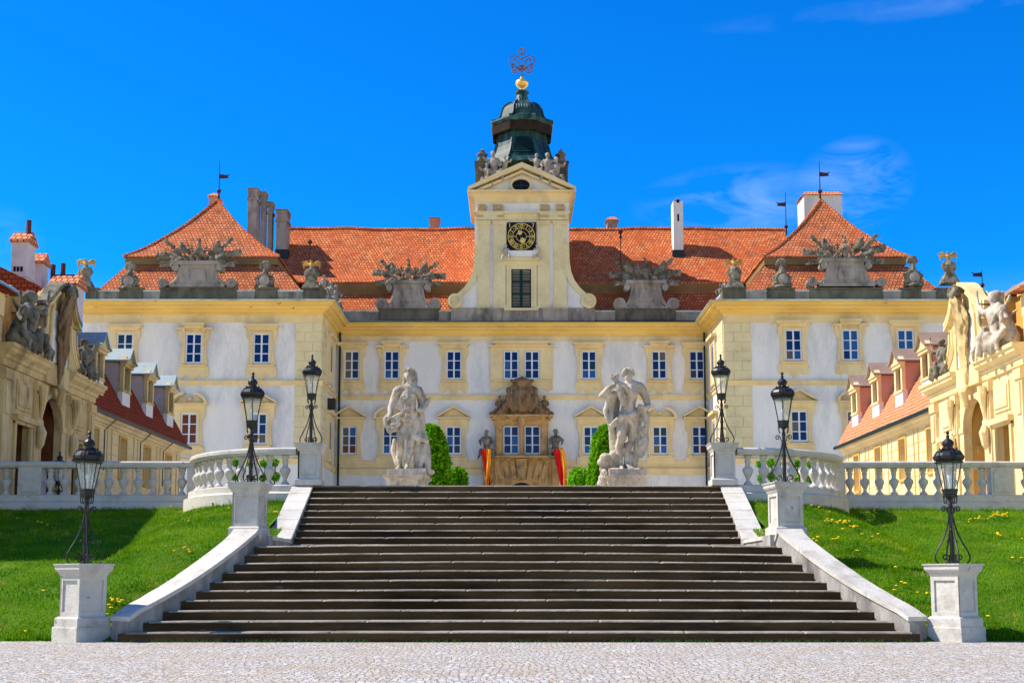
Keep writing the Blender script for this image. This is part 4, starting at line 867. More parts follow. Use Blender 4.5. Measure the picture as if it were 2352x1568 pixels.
m.add(vs, [(i, (i+1) % k, k+(i+1) % k, k+i) for i in range(k)]+[(i, (i+1) % k, 2*k+(i+1) % k, 2*k+i) for i in range(k)]+[(k+i, k+(i+1) % k, 3*k+(i+1) % k, 3*k+i) for i in range(k)]); ow = PB('oval_window', 'ochre', m)
m = MB(); m.prism(i_, YT-.06, YT-.03); PB('pane', 'dial_black', m, ow); m = MB(); m.box(oc.x-.03, oc.x+.03, YT-.12, YT-.07, oc.z-rz_, oc.z+rz_); m.box(oc.x-rx, oc.x-.03, YT-.12, YT-.07, oc.z-.03, oc.z+.03); m.box(oc.x+.03, oc.x+rx, YT-.12, YT-.07, oc.z-.03, oc.z+.03); PB('glazing_bar', 'copper_roof', m, ow)
# louvred window with its frame
m = MB(); x0, x1 = xt(1174.6, 660), xt(1219.7, 660); z0, z1 = zt_(706.6), zt_(619)
for a, b in ((x0-.42, x0-.01), (x1+.01, x1+.42)): m.box(a, b, YT-.12, YT+.02, z0-.05, z1+.30); 
for a, b in ((x0-.16, x0-.01), (x1+.01, x1+.16)): m.box(a, b, YT-.17, YT-.1, z0, z1+.1)
m.box(x0-.01, x1+.01, YT-.115, YT+.02, z1+.005, z1+.30); m.box(x0-.55, x1+.55, YT-.14, YT+.02, z1+.30, zt_(601)); m.box(x0-.65, x1+.65, YT-.32, YT, zt_(601), zt_(592)); m.box(x0-.55, x1+.55, YT-.2, YT, z0-.22, z0-.06)
PB('shutter_surround', 'quoin_stone', m)
m = MB(); c_ = (x0+x1)/2
for a, b in ((x0, c_-.03), (c_+.03, x1)):
    m.box(a, a+.07, YT-.08, YT, z0, z1); m.box(b-.07, b, YT-.08, YT, z0, z1)
    for q in (z0, z0+(z1-z0)*.33, z0+(z1-z0)*.66, z1-.1): m.box(a+.07, b-.07, YT-.08, YT, q, q+.09)
    zz = z0+.12
    while zz < z1-.15: m.add([(a+.07, YT-.07, zz), (b-.07, YT-.07, zz), (b-.07, YT-.01, zz+.10), (a+.07, YT-.01, zz+.10)], [(0, 1, 2, 3)]); zz += .115
m.box(c_-.03, c_+.03, YT-.10, YT, z0, z1); PB('shutter', 'shutter_green', m)
m = MB(); m.box(xt(1166, 582), xt(1230, 582), YT-.35, YT, zt_(591.5), zt_(578)); PB('clock_ledge', 'plaster', m)
# clock
cx, cz = xt(1197.4, 545), zt_(544.7); hs_ = (xt(1231, 545)-xt(1163.7, 545))/2
clk = MB(); clk.box(cx-hs_, cx+hs_, YT-.16, YT, cz-hs_, cz+hs_); clk = PB('clock', 'dial_black', clk)
def ringm(m, r0, r1, y0, y1, n=48):
    vs = []; 
    for y in (y0, y1):
        for r in (r0, r1): vs += [(cx+r*cos(2*pi*i/n), y, cz+r*sin(2*pi*i/n)) for i in range(n)]
    m.add(vs, [(a+i, a+(i+1) % n, b+(i+1) % n, b+i) for a, b in ((0, n), (2*n, 3*n), (0, 2*n), (n, 3*n)) for i in range(n)])
m = MB(); ringm(m, .97, 1.02, YT-.20, YT-.165); ringm(m, .62, .66, YT-.20, YT-.165); ringm(m, .36, .39, YT-.20, YT-.165)
def bar(m, ang, r, t, hgt, wdt, tilt=0, y=YT-.185):
    # a stroke of a numeral, t sideways, tilted
    er = Vector((sin(ang), 0, cos(ang))); et = Vector((cos(ang), 0, -sin(ang))); c = Vector((cx, y, cz))+er*r+et*t
    d = (er*cos(tilt)+et*sin(tilt)); e = d.cross(Vector((0, 1, 0))); a = d*hgt/2; b = e*wdt/2; q = Vector((0, .02, 0))
    m.add([c-a-b-q, c+a-b-q, c+a+b-q, c-a+b-q, c-a-b+q, c+a-b+q, c+a+b+q, c-a+b+q], [(0, 1, 2, 3), (7, 6, 5, 4), (0, 4, 5, 1), (1, 5, 6, 2), (2, 6, 7, 3), (3, 7, 4, 0)])
ROM = ['XII', 'I', 'II', 'III', 'IIII', 'V', 'VI', 'VII', 'VIII', 'IX', 'X', 'XI']
for h, s_ in enumerate(ROM):
    an = h*pi/6; ws = [.07 if c == 'I' else .15 for c in s_]; tot = sum(ws); t = -tot/2
    for c, w_ in zip(s_, ws):
        t += w_/2
        if c == 'I': bar(m, an, .815, t, .27, .042)
        if c == 'V': bar(m, an, .815, t-.03, .27, .045, -.2); bar(m, an, .815, t+.03, .27, .03, .2)
        if c == 'X': bar(m, an, .815, t, .28, .045, .38); bar(m, an, .815, t, .28, .03, -.38)
        t += w_/2
    bar(m, an+pi/12, .815, 0, .07, .07, pi/4)
    for q in range(4): pass
for k in range(4): bar(m, k*pi/2, .50, 0, .22, .04)
# figures in the upper corners
def stroke(m, x0, z0, x1, z1, w_):
    a = Vector((x0, YT-.18, z0)); b = Vector((x1, YT-.18, z1)); d = (b-a).normalized(); e = d.cross(Vector((0, 1, 0)))*w_/2; q = Vector((0, .015, 0))
    m.add([a-e-q, b-e-q, b+e-q, a+e-q, a-e+q, b-e+q, b+e+q, a+e+q], [(0, 1, 2, 3), (7, 6, 5, 4), (0, 4, 5, 1), (1, 5, 6, 2), (2, 6, 7, 3), (3, 7, 4, 0)])
tx, tz = cx-.87, cz+.86; stroke(m, tx, tz-.16, tx, tz+.16, .05); stroke(m, tx-.07, tz+.12, tx, tz+.15, .03)
tx = cx+.87; stroke(m, tx-.09, tz+.14, tx+.08, tz+.14, .05); stroke(m, tx+.07, tz+.14, tx-.02, tz-.16, .05)
PB('dial', 'gold_paint', m, clk)
def hand(an, ln, wd):
    m = MB(); er = Vector((sin(an), 0, cos(an))); et = Vector((cos(an), 0, -sin(an))); c = Vector((cx, YT-.24, cz)); q = Vector((0, .02, 0))
    o = [(-.14, -.05*wd), (.2*ln, -.06*wd), (.42*ln, -.16*wd), (.55*ln, -.22*wd), (.72*ln, -.14*wd), (ln, 0), (.72*ln, .14*wd), (.55*ln, .22*wd), (.42*ln, .16*wd), (.2*ln, .06*wd), (-.14, .05*wd)]
    k = len(o); V = [c+er*a+et*b-q for a, b in o]+[c+er*a+et*b+q for a, b in o]; m.add(V, [tuple(range(k)), tuple(range(2*k-1, k-1, -1))]+[(i, (i+1) % k, (i+1) % k+k, i+k) for i in range(k)]); m.ball(c+er*.5*ln, (.09*wd, .04, .09*wd), 6); PB('clock_hand', 'gold', m, clk)
hand(radians(-22), .52, 1.0); hand(radians(163), .62, 1.15)
# ---------------- cupola
ycup = 93.4; cc = U(1199, 300, ycup); CX = cc.x; zc_ = lambda y: uz(y, ycup); k_ = ycup/2848*1.0
S8 = pi/8; q8 = 1/cos(pi/8)
def pr(P): return [(w_*k_/2*q8, zc_(y)) for w_, y in P]
m = MB(); m.lathe(pr([(164, 394), (152, 383), (138, 371), (128, 360), (121, 349), (116, 337), (114, 325), (116, 306)]), (CX, ycup, 0), 8, S8); cup = PB('cupola', 'copper_roof', m)
m = MB(); m.lathe(pr([(118, 300), (140, 300), (144, 297), (148, 294), (147, 290), (126, 286.5), (110, 283), (102, 277), (98, 269), (94, 261), (85, 253), (68, 245), (52, 241), (36, 238), (30, 231)]), (CX, ycup, 0), 8, S8); PB('cupola_dome', 'copper_roof', m, cup)
m = MB(); m.lathe(pr([(117, 312), (138, 321), (140, 319), (143, 302), (118, 301)]), (CX, ycup, 0), 8, S8); PB('eave_board', 'eave_board', m, cup)
for k in range(8):
    m = MB(); a = k*pi/4+S8
    P = pr([(147, 289.5), (126, 286), (110, 282), (102, 276), (98, 268), (94, 260), (85, 252), (68, 244), (50, 240)]); m.tube([(CX+r*cos(a), ycup+r*sin(a), z+.03) for r, z in P], .07, 5); PB('dome_rib', 'copper_roof', m, cup); m = MB()
    P = pr([(152, 382), (138, 370), (128, 359), (121, 348), (116, 336), (114, 324)]); m.tube([(CX+r*cos(a), ycup+r*sin(a), z) for r, z in P], .085, 5); PB('cupola_rib', 'copper_roof', m, cup)
# louvres in the cupola's belt
for k in (-1, 0, 1):
    a = -pi/2+k*pi/2; R_ = Matrix.Translation((CX, ycup, 0)) @ Matrix.Rotation(a+pi/2, 4, 'Z'); m = MB(); z0, z1 = zc_(372), zc_(333); r = 2.02
    for i in range(9):
        zz = z0+(z1-z0)*i/9; rr = (141-(141-117)*(i/9)**.7)*k_/2+.02; w_ = .80 if i < 6 else .80-.10*(i-5)
        m.add([R_ @ Vector(v) for v in ((-w_, -rr-.10, zz), (w_, -rr-.10, zz), (w_, -rr+.02, zz+.13), (-w_, -rr+.02, zz+.13), (-w_, -rr-.10, zz-.02), (w_, -rr-.10, zz-.02))], [(0, 1, 2, 3), (0, 1, 5, 4)])
    PB('louvre', 'shutter_green', m, cup)
# raised monogram of scrolls on the front of the bell
m = MB(); rd = 105*k_/2+.03
for px in (1186, 1192, 1198, 1204, 1210): p = U(px, 262, ycup-rd); m.tube([(p.x, p.y-.05, zc_(270)), (p.x+.04, p.y-.02, zc_(262)), (p.x, p.y+.12, zc_(257))], .045, 4)
PB('cupola_monogram', 'copper_roof', m, cup)
m = MB(); m.lathe(pr([(30, 232), (27, 226), (24, 222), (24, 218), (30, 216), (31, 212), (28, 211.5), (10, 211)]), (CX, ycup, 0), 12); PB('cupola_neck', 'copper_roof', m, cup)
m = MB(); m.lathe(pr([(11, 212), (9, 208), (9, 205), (16, 202), (24, 198), (30, 192.5), (29, 189), (20, 186), (11, 182), (7, 178), (4, 172)]), (CX, ycup, 0), 16); PB('finial_ball', 'gold', m, cup, smooth=True)
m = MB(); m.tube([(CX, ycup, zc_(176)), (CX, ycup, zc_(112))], .035, 5)
def fil(P, r=.045):
    for sg in (-1, 1): m.tube([(CX+sg*a*k_, ycup, zc_(y)) for a, y in crv(P, 5)], r, 5)
fil([(0, 166), (6, 160), (14, 153), (20, 152), (24, 155), (24, 162), (20, 168), (12, 167), (6, 162), (0, 155)]); fil([(0, 143), (6, 137), (14, 129), (22, 126), (28, 130), (30, 138), (27, 145)][::-1] if False else [(0, 158), (5, 150), (12, 139), (18, 136), (22, 139), (18, 144)])
fil([(0, 137), (8, 132), (18, 129), (27, 132), (30, 139), (29, 146), (24, 148), (21, 145)]); fil([(0, 127), (7, 122), (8, 117), (4, 112), (0, 114)]); fil([(0, 150), (9, 155), (20, 157), (25, 153), (24, 149), (17, 149)]); fil([(0, 166), (6, 170), (14, 172)][:3] if False else [(0, 160), (9, 158), (16, 163), (20, 161)])
PB('filigree_cross', 'bronze', m, cup)
# stone blocks behind the gable
for sg in (-1, 1):
    a, b = (1277, 1303); x0 = ux(a, 92.5, 410); x1 = ux(b, 92.5, 410); x0, x1 = (x0, x1) if sg > 0 else sorted((2*TX-x0, 2*TX-x1))
    m = MB(); m.box(x0, x1, 91.4, 93.6, zb_-.2, uz(384, 92.5)); m.box(x0-.08, x1+.08, 91.3, 93.7, uz(384, 92.5), uz(381.5, 92.5)); PB('tower_block', 'parapet_stone', m)
m = MB(); m.box(TX-HW+.3, TX+HW-.3, 92.2, 97, zb_-.1, uz(391, 92.4)); PB('attic_wall', 'parapet_stone', m)
# ---------------- sandstone portal
YP = 89.3; xp = lambda x, y=1000: ux(x, YP, y); zp = lambda y: uz(y, YP)
m = MB(); m.box(xp(1110), xp(1284), YP, YM+.1, ZG, zp(1052)); m.box(xp(1106), xp(1289), YP-.45, YM+.1, zp(1052), zp(1047)); 
for a, b in ((1112, 1126), (1268, 1282)): m.box(xp(a), xp(b), YP-.25, YP+.1, ZG, zp(1054))
for k, x in enumerate((1142, 1156, 1240, 1254)): m.add([(xp(x-3), YP-.10, zp(1113)), (xp(x+3), YP-.10, zp(1113)), (xp(x+3+(-3 if x < 1198 else 3)), YP-.10, zp(1058)), (xp(x-3+(-3 if x < 1198 else 3)), YP-.10, zp(1058))], [(0, 1, 2, 3)])
for sg in (-1, 1):
    for k in range(3): xx = 1198+sg*(16+k*15); m.prism([(xp(xx-5), zp(1100)), (xp(xx+5), zp(1100)), (xp(xx+6+sg*(6+3*k)), zp(1058)), (xp(xx-4+sg*(6+3*k)), zp(1058))], YP-.14, YP+.02)
m.prism([(xp(1190), zp(1103)), (xp(1206), zp(1103)), (xp(1211), zp(1054)), (xp(1185), zp(1054))], YP-.30, YP+.02)
portal = PB('portal', 'portal_stone', m)
ac = [(xp(1198+27*cos(t)), zp(1128-20*sin(t))) for t in [i*pi/12 for i in range(13)]]
m = MB(); m.prism(ac+[(xp(1171), ZG), (xp(1225), ZG)], YP-.03, YP+.05); PB('gateway', 'dial_black', m, portal)
m = MB(); 
for a, b in ((1137, 1154.5), (1192.5, 1203.5), (1241.5, 1259)): m.box(xp(a), xp(b), YP+.25, YM+.02, zp(1047), zp(964)); m.box(xp(a+3), xp(b-3), YP+.15, YP+.27, zp(1043), zp(972))
m.box(xp(1135), xp(1261), YP+.2, YM+.02, zp(975), zp(962)); m.box(xp(1130), xp(1266), YP, YM+.02, zp(962), zp(957)); m.box(xp(1126), xp(1270), YP-.2, YM+.02, zp(957), zp(952))
m.box(xp(1154), xp(1242), YP+.3, YM+.02, zp(1050), zp(1044))
PB('portal_frame', 'portal_stone', m, portal)
for x in (1174, 1222.5): window(xm(x), zm(1043), zm(978), ww+.05, YM-.06, 'none', surround=False, pane='glass_sky' if x < 1200 else 'glass_blue', odd={(0, 0): 'glass_blue', (2, 1): 'glass_blue'})
m = MB()
for sg in (-1, 1):
    c = crv([(72, 953), (60, 946), (46, 941), (38, 932), (30, 915), (28, 903)]); m.tube([(xp(1198+sg*a, 930), YP+.1, zp(y)) for a, y in c], [.22-.004*i for i in range(len(c))], 6)
    m.prism([(xp(1198, 930), zp(953)), (xp(1198+sg*64, 930), zp(953)), (xp(1198+sg*44, 930), zp(942)), (xp(1198+sg*26, 930), zp(905)), (xp(1198, 930), zp(905))], YP+.05, YM)
PB('portal_pediment', 'cartouche_stone', m, portal)
# coat of arms: a crowned shield between scrolls, no charges legible
m = MB(); sc = U(1199, 915, YP-.15)
m.ball(sc, (.78, .28, 1.05), 14); m.lathe([(.02, -1.0), (.35, -.85), (.62, -.3), (.68, .35), (.55, .62), (.1, .66)], (sc.x, sc.y-.1, sc.z), 12, 0, 1, .38)
for sg in (-1, 1):
    m.tube([(sc.x+sg*a, sc.y, sc.z+b) for a, b in crv([(.55, -.95), (.85, -.5), (.98, .1), (.95, .6), (.7, .82), (.55, .6)])], .17, 6); m.ball((sc.x+sg*1.0, sc.y-.1, sc.z+.62), (.2, .2, .22), 8); m.ball((sc.x+sg*1.02, sc.y-.05, sc.z-.15), (.22, .22, .5), 8)
    m.tube([(sc.x+sg*a, sc.y+.1, sc.z+b) for a, b in crv([(1.0, -.4), (1.35, -.6), (1.6, -1.05), (1.3, -1.2)])], .16, 6)
    for i in range(7): m.ball((sc.x+sg*(1.15+.12*i), sc.y+random.uniform(-.1, .1), sc.z-.55-.11*i+random.uniform(-.14, .14)), random.uniform(.13, .24), 6)
m.lathe([(.62, 1.02), (.70, 1.10), (.66, 1.16), (.72, 1.28), (.9, 1.42), (.7, 1.52), (.35, 1.62), (.1, 1.72), (.02, 1.82)], (sc.x, sc.y, sc.z-.12), 12, 0, 1, .5)
for i in range(9): a = -pi/2+(i-4)*.36; m.ball((sc.x+.8*sin(a+pi/2), sc.y-.35*cos(a+pi/2), sc.z+1.32), .10, 6)
remesh(PB('coat_of_arms', 'cartouche_stone', m, portal), .06, 2, .05, .25)
for q, r in ((U(1198, 966, YP), (.28, .2, .42)), (U(1198, 1085, YP-.35), (.3, .2, .55))): m = MB(); m.ball(q, r, 8); PB('keystone_mask', 'portal_stone', m, portal)
# ------------------------------------------------------------------ low side buildings and gate pavilions, mirrored about the axis
def side_building(s):
    left = s < 0; X = lambda xo: AX+s*xo if False else s*xo+.03
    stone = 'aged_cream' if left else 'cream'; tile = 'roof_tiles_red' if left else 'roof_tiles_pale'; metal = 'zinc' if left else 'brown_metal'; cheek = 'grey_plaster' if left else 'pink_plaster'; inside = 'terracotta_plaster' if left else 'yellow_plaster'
    sd = 'left' if left else 'right'
    t = thing('stable_building', 'low cream building with %s tiled roof and dormers receding along the %s side' % ('dark red' if left else 'bright orange', sd), 'building', (X(18), 55, 3.25))
    def B(n, mt, m, par=None): return m.build(n, mt, par or t)
    bx = lambda m, a, b, y0, y1, z0, z1: m.box(*sorted((X(a), X(b))), y0, y1, z0, z1)
    WX = 17.1; ys = [50.0, 53.7, 57.3, 60.9]; z0w, z1w = 5.45, 7.2
    # wall in bays round deep narrow windows
    m = MB(); prev = 46.2
    for y in ys: bx(m, WX, WX+.8, prev, y-.42, 3.1, 7.9); bx(m, WX, WX+.8, y-.42, y+.42, 3.1, z0w); bx(m, WX, WX+.8, y-.42, y+.42, z1w, 7.9); prev = y+.42
    bx(m, WX, WX+.8, prev, 63.0, 3.1, 7.9); bx(m, WX+.8, 22, 46.2, 63, 3.1, 7.9); B('wall', 'cream', m)
    for y in ys:
        m = MB(); bx(m, WX+.55, WX+.79, y-.42, y+.42, z0w, z1w); bx(m, WX-.05, WX+.02, y-.56, y-.43, z0w-.1, z1w+.12); bx(m, WX-.05, WX+.02, y+.43, y+.56, z0w-.1, z1w+.12); bx(m, WX-.05, WX+.02, y-.43, y+.43, z1w+.01, z1w+.12); bx(m, WX-.09, WX+.3, y-.5, y+.5, z0w-.12, z0w-.01); B('window_niche', 'yellow_plaster', m)
    m = MB()
    for k, y in enumerate([48.1, 51.85, 55.5, 59.1, 62.6]):
        bx(m, WX-.05, WX+.01, y-.30, y-.27, 3.2, 7.5); bx(m, WX-.05, WX+.01, y+.27, y+.30, 3.2, 7.5)
    for i in range(9):
        z = 3.6+i*.46; p = 46.4
        for y in ys: bx(m, WX-.02, WX+.01, p, y-.57, z, z+.035); p = y+.57
        bx(m, WX-.02, WX+.01, p, 63, z, z+.035)
    B('rustication_band', 'ochre', m)
    m = MB(); m.sweep([(X(WX), 47.2), (X(WX), 63.05)], [(o*(-s) if True else o, z) for o, z in [(-.1, 7.42), (.06, 7.42), (.08, 7.5), (.17, 7.53), (.2, 7.62), (.32, 7.68), (.34, 7.82), (-.1, 7.82)]] if False else [((-s)*-o*-1*1.0, z) for o, z in [(-.1, 7.42), (.06, 7.42), (.08, 7.5), (.17, 7.53), (.2, 7.62), (.32, 7.68), (.34, 7.82), (-.1, 7.82)]])
    B('cornice', 'ochre', m)
    zr_, xr_ = 11.25, 18.62
    m = MB(); m.prism([(X(16.72), 7.86), (X(17.2), 8.73), (X(xr_), zr_), (X(22.5), zr_+.1), (X(22.5), 7.8), (X(16.9), 7.8)], 46.0, 63.35); B('roof', tile, m)
    m = MB(); m.tube([(X(16.66), 46.9, 7.84), (X(16.66), 63.4, 7.84)], .085, 6); B('gutter', 'iron' if left else 'shutter_green', m)
    if left:
        m = MB(); rr_ = random.Random(1)
        for y in (48.6, 51.2, 56.2, 59.9): m = MB(); m.tube([(X(WX-.03), y, 5.6), (X(WX-.03), y, 7.3), (X(WX-.4), y+.25, 7.75)], .022, 4); B('lightning_cable', 'iron', m)
    for y in (50.6, 54.2, 57.75, 61.3):
        d = thing('dormer', None, None, (X(17.2), y, 8.7)); d.parent = t; d.location = Vector((X(17.2), y, 8.7))-ORG[t.name]; ORG[d.name] = ORG[d.name]
        hw = .52; zt, ze2 = 11.25, 10.62
        m = MB(); bx(m, 17.22, 19.4, y-hw, y-hw+.14, 8.75, ze2); bx(m, 17.22, 19.4, y+hw-.14, y+hw, 8.75, ze2); D1 = B('cheek', cheek, m, d)
        m = MB(); bx(m, 17.18, 17.4, y-hw-.02, y+hw+.02, 8.72, 9.36); B('apron', 'plaster', m, d)
        m = MB(); bx(m, 17.16, 17.32, y-hw-.03, y-hw+.17, 9.365, ze2); bx(m, 17.16, 17.32, y+hw-.17, y+hw+.03, 9.365, ze2); bx(m, 17.13, 17.36, y-hw-.06, y+hw+.06, 9.30, 9.40)
        bx(m, 17.02, 17.3, y-hw-.14, y+hw+.14, ze2-.06, ze2+.05); bx(m, 17.08, 17.3, y-hw-.08, y+hw+.08, ze2-.2, ze2-.06)
        vs = lambda a: [(X(a), y-hw-.14, ze2+.052), (X(a), y, zt-.08), (X(a), y+hw+.14, ze2+.052)]
        m.add(vs(17.06)+vs(17.3), [(0, 1, 2), (5, 4, 3), (0, 3, 4, 1), (1, 4, 5, 2), (2, 5, 3, 0)])
        B('front', 'cream' if not left else 'aged_cream', m, d)
        m = MB(); bx(m, 17.42, 17.46, y-hw+.15, y+hw-.15, 9.40, ze2-.2); B('pane', 'glass_brown', m, d)
        m = MB(); cr_ = [(-.72, ze2+.0), (-.45, ze2+.10), (-.22, ze2+.36), (0, zt), (.22, ze2+.36), (.45, ze2+.10), (.72, ze2+.0)]
        V = [(X(16.92), y+a, b) for a, b in cr_]+[(X(19.6), y+a, b) for a, b in cr_]+[(X(16.92), y+a, b+.07) for a, b in cr_]+[(X(19.6), y+a, b+.07) for a, b in cr_]; k = 7
        fs = [(i, i+1, k+i+1, k+i) for i in range(6)]+[(2*k+i, 2*k+i+1, 3*k+i+1, 3*k+i) for i in range(6)]+[(i, i+1, 2*k+i+1, 2*k+i) for i in range(6)]+[(0, k, 3*k, 2*k), (6, 13, 27, 20)]
        m.add(V, fs); B('dormer_roof', metal, m, d)
    # ---------------- gate pavilion
    t = thing('gate_pavilion', ('weathered' if left else 'sunlit cream')+' baroque pavilion with curved gable and arched niche at the %s edge' % sd, 'pavilion', (X(18), 42.5, 3.25))
    YC = 42.35; PX = 16.0
    def layer(m, y0, y1, z0, z1, a=0., b=.25): bx(m, PX+a, PX+b, y0, y1, z0, z1)
    m = MB(); O = [(38.0, 39.25), (40.5, 41.4), (43.3, 44.3), (45.4, 46.4)]
    for a, b in O: layer(m, a, b, 3.1, 8.0)
    for a, b in ((39.25, 40.5), (44.3, 45.4)): layer(m, a, b, 6.1, 8.0)
    n = 12; arch = [(YC-.95*cos(i*pi/n), 6.35+.95*sin(i*pi/n)) for i in range(n+1)]
    poly = [(41.4, 8.0), (41.4, 6.35)]+arch[1:-1]+[(43.3, 6.35), (43.3, 8.0)]; m.prism(poly, *sorted((X(PX), X(PX+.25))), 'x')
    layer(m, 38, 46.4, 3.1, 8.0, 2.1, 7); layer(m, 46.1, 46.4, 3.1, 8, .25, 2.1); layer(m, 38.0, 38.3, 3.1, 8, .25, 2.1)
    B('wall', stone, m)
    m = MB(); layer(m, 38.3, 46.1, 3.1, 7.9, 1.9, 2.09); [layer(m, a_, a_+.2, 3.1, 7.9, .252, 1.9) for a_ in (41.15, 43.34, 40.53, 45.42)]; layer(m, 41.36, 43.33, 7.5, 7.7, .26, 1.9); layer(m, 40.75, 41.14, 6.0, 6.2, .26, 1.9); layer(m, 43.22, 43.338, 5.5, 5.75, .4, 1.9); B('niche_wall', inside, m)
    m = MB()
    # impost and arch moulding
    for a, b in ((41.05, 41.42), (43.28, 43.65)): layer(m, a, b, 3.1, 6.2, -.05, .02); layer(m, a-.04, b+.01, 6.2, 6.40, -.09, .02)
    vs = [(y+(y-YC)*.17, z+(z-6.35)*.17) for y, z in arch]; m.prism(arch+vs[::-1], *sorted((X(PX-.06), X(PX+.02))), 'x')
    for a, b in ((38.02, 38.5), (45.9, 46.38), (40.62, 40.98), (43.72, 44.1)):
        layer(m, a, b, 3.1, 7.6, -.12, .02); layer(m, a-.05, b+.05, 7.3, 7.62, -.18, .02); layer(m, a+.08, b-.08, 6.2, 7.2, -.17, -.10)
    for a, b in ((39.1, 40.6), (44.15, 45.55)):   # frames of the side openings and the sunk panels above
        layer(m, a, a+.16, 3.1, 6.08, -.08, .02); layer(m, b-.16, b, 3.1, 6.08, -.08, .02); layer(m, a-.08, b+.08, 6.12, 6.3, -.2, .02); layer(m, a, b, 6.02, 6.12, -.1, .02)
        layer(m, a+.12, b-.12, 6.5, 7.45, -.05, .02); layer(m, a+.22, b-.22, 6.62, 7.33, -.09, -.04)
    m2 = MB()
    B('pilasters', stone, m)
    m = MB(); cp = [(-.1, 7.72), (.08, 7.72), (.10, 7.80), (.10, 7.92), (.16, 7.95), (.18, 8.05), (.34, 8.16), (.36, 8.26), (.42, 8.30), (.42, 8.42), (-.1, 8.42)]
    pth = [(X(PX), 37.9), (X(PX), 41.0), (X(PX-.32), 41.0), (X(PX-.32), 41.5)]; 
    def runx(P): mm = MB(); mm.sweep(P, [(o*(-s)*-1 if False else (o if left else -o), z) for o, z in cp]); return mm
    for P in ([(X(22), 46.4), (X(PX), 46.4), (X(PX), 43.4)], [(X(PX), 41.3), (X(PX), 37.9)]):
        P2 = P[::-1]; mm = MB(); mm.sweep(P2, [((o if left else -o), z) for o, z in cp]); B('entablature', stone, mm)
    # curved gable that leans forward
    G = lambda P: [(YC+a, b) for a, b in P]
    half = [(3.3, 8.43), (2.7, 8.50), (2.15, 8.72), (1.7, 9.05), (1.45, 9.5), (1.42, 10.05), (1.75, 10.12), (1.5, 10.30), (1.1, 10.55), (.8, 10.85), (.45, 11.1), (.2, 11.2), (0, 11.22)]
    poly = G(half)+G([(-a, b) for a, b in half[::-1][1:]])
    m = MB(); m.prism(poly, *sorted((X(PX-.15), X(PX+.3))), 'x'); layer(m, 41.3, 43.4, 7.7, 8.42, -.2, .2); B('gable', stone, m)
    def strip(c, d, f0, f1, w0, w1, bk=.36):
        m = MB(); vs = []; k = len(c)
        for i, (a, b) in enumerate(c):
            p0 = c[max(0, i-1)]; p1 = c[min(k-1, i+1)]; tx, tz = p1[0]-p0[0], p1[1]-p0[1]; ln = sqrt(tx*tx+tz*tz) or 1; nx, nz = -tz/ln, tx/ln
            if nz < 0: nx, nz = -nx, -nz
            ff = f0+(f1-f0)*i/(k-1)
            for xo, q in ((PX-ff, 0), (PX-ff, d), (PX+bk, d), (PX+bk, 0)): vs.append((X(xo), YC+a+nx*q, b+nz*q))
        m.add(vs, [(i*4+j, i*4+(j+1) % 4, i*4+4+(j+1) % 4, i*4+4+j) for i in range(k-1) for j in range(4)]+[(3, 2, 1, 0), (k*4-4, k*4-3, k*4-2, k*4-1)]); return m
    for sg in (-1, 1):
        lo = crv([(sg*a, b) for a, b in half[:6]], 4); hi = crv([(sg*1.95, 10.20), (sg*1.55, 10.32), (sg*1.1, 10.58), (sg*.8, 10.88), (sg*.42, 11.14), (sg*.1, 11.25)], 4)
        B('gable_coping', stone, strip(lo, .10, .26, .26, 0, 0)); B('gable_coping', 'carved_stone' if left else stone, strip(hi, .13, .26, .48, 0, 0, .12))
        B('gable_moulding', stone, strip([(a, b-.16) for a, b in hi[:-6]], .10, .26, .40, 0, 0))
        for off, th in ((.22, .07), (.42, .05)):
            m = MB(); m.tube([(X(PX-.17), YC+sg*(a-off), b) for a, b in [(2.25, 8.66), (1.85, 8.98), (1.58, 9.45), (1.55, 9.98)]], th, 5); B('gable_moulding', 'ochre' if left else stone, m)
        m = MB(); m.tube([(X(PX-.18), YC+sg*a, b) for a, b in [(.95, 8.5), (.92, 9.3), (.86, 10.1), (.7, 10.5)]], .08, 5); B('gable_moulding', stone, m)
    m = MB(); layer(m, YC-.85, YC+.85, 8.5, 10.3, -.17, -.13); B('gable_field', 'plaster', m)
    # hanging cartouche with shell
    cs = 'cartouche_stone' if left else 'aged_cream'
    m = MB(); vs = []; fs = []; nz_, na = 90, 40
    for i in range(nz_+1):
        f = i/nz_; z = 7.75+3.15*f; w_ = (.04+.62*sin(min(1, f*1.35)*pi/2)**.8)*(1 if f < .82 else 1-.5*(f-.82)/.18); dp = .08+.13*min(1, f*1.6); lean = .0+.55*max(0, f-.55)**1.3
        for j in range(na):
            a_ = 2*pi*j/na; q = 1+.34*noise.noise(Vector((cos(a_)*1.8, sin(a_)*1.8, z*2.6+s)))+.26*noise.noise(Vector((cos(a_)*4, sin(a_)*4, z*5)))+.10*sin(a_*5+z*3)
            vs.append((X(PX-.16-lean-dp*.7-dp*cos(a_)*q*.8), YC+w_*.62*sin(a_)*q+.05*sin(z*3), z))
    fs = [(i*na+j, i*na+(j+1) % na, (i+1)*na+(j+1) % na, (i+1)*na+j) for i in range(nz_) for j in range(na)]+[tuple(range(na-1, -1, -1)), tuple(nz_*na+j for j in range(na))]
    m.add(vs, fs); B('cartouche', cs, m).data.shade_smooth()
    m = MB(); rr_ = random.Random(5)
    for i in range(9): a_ = pi*i/8; m.ball((X(PX-.55), YC+.26*cos(a_), 10.98+.24*sin(a_)), (.16, .085, .10), 6)
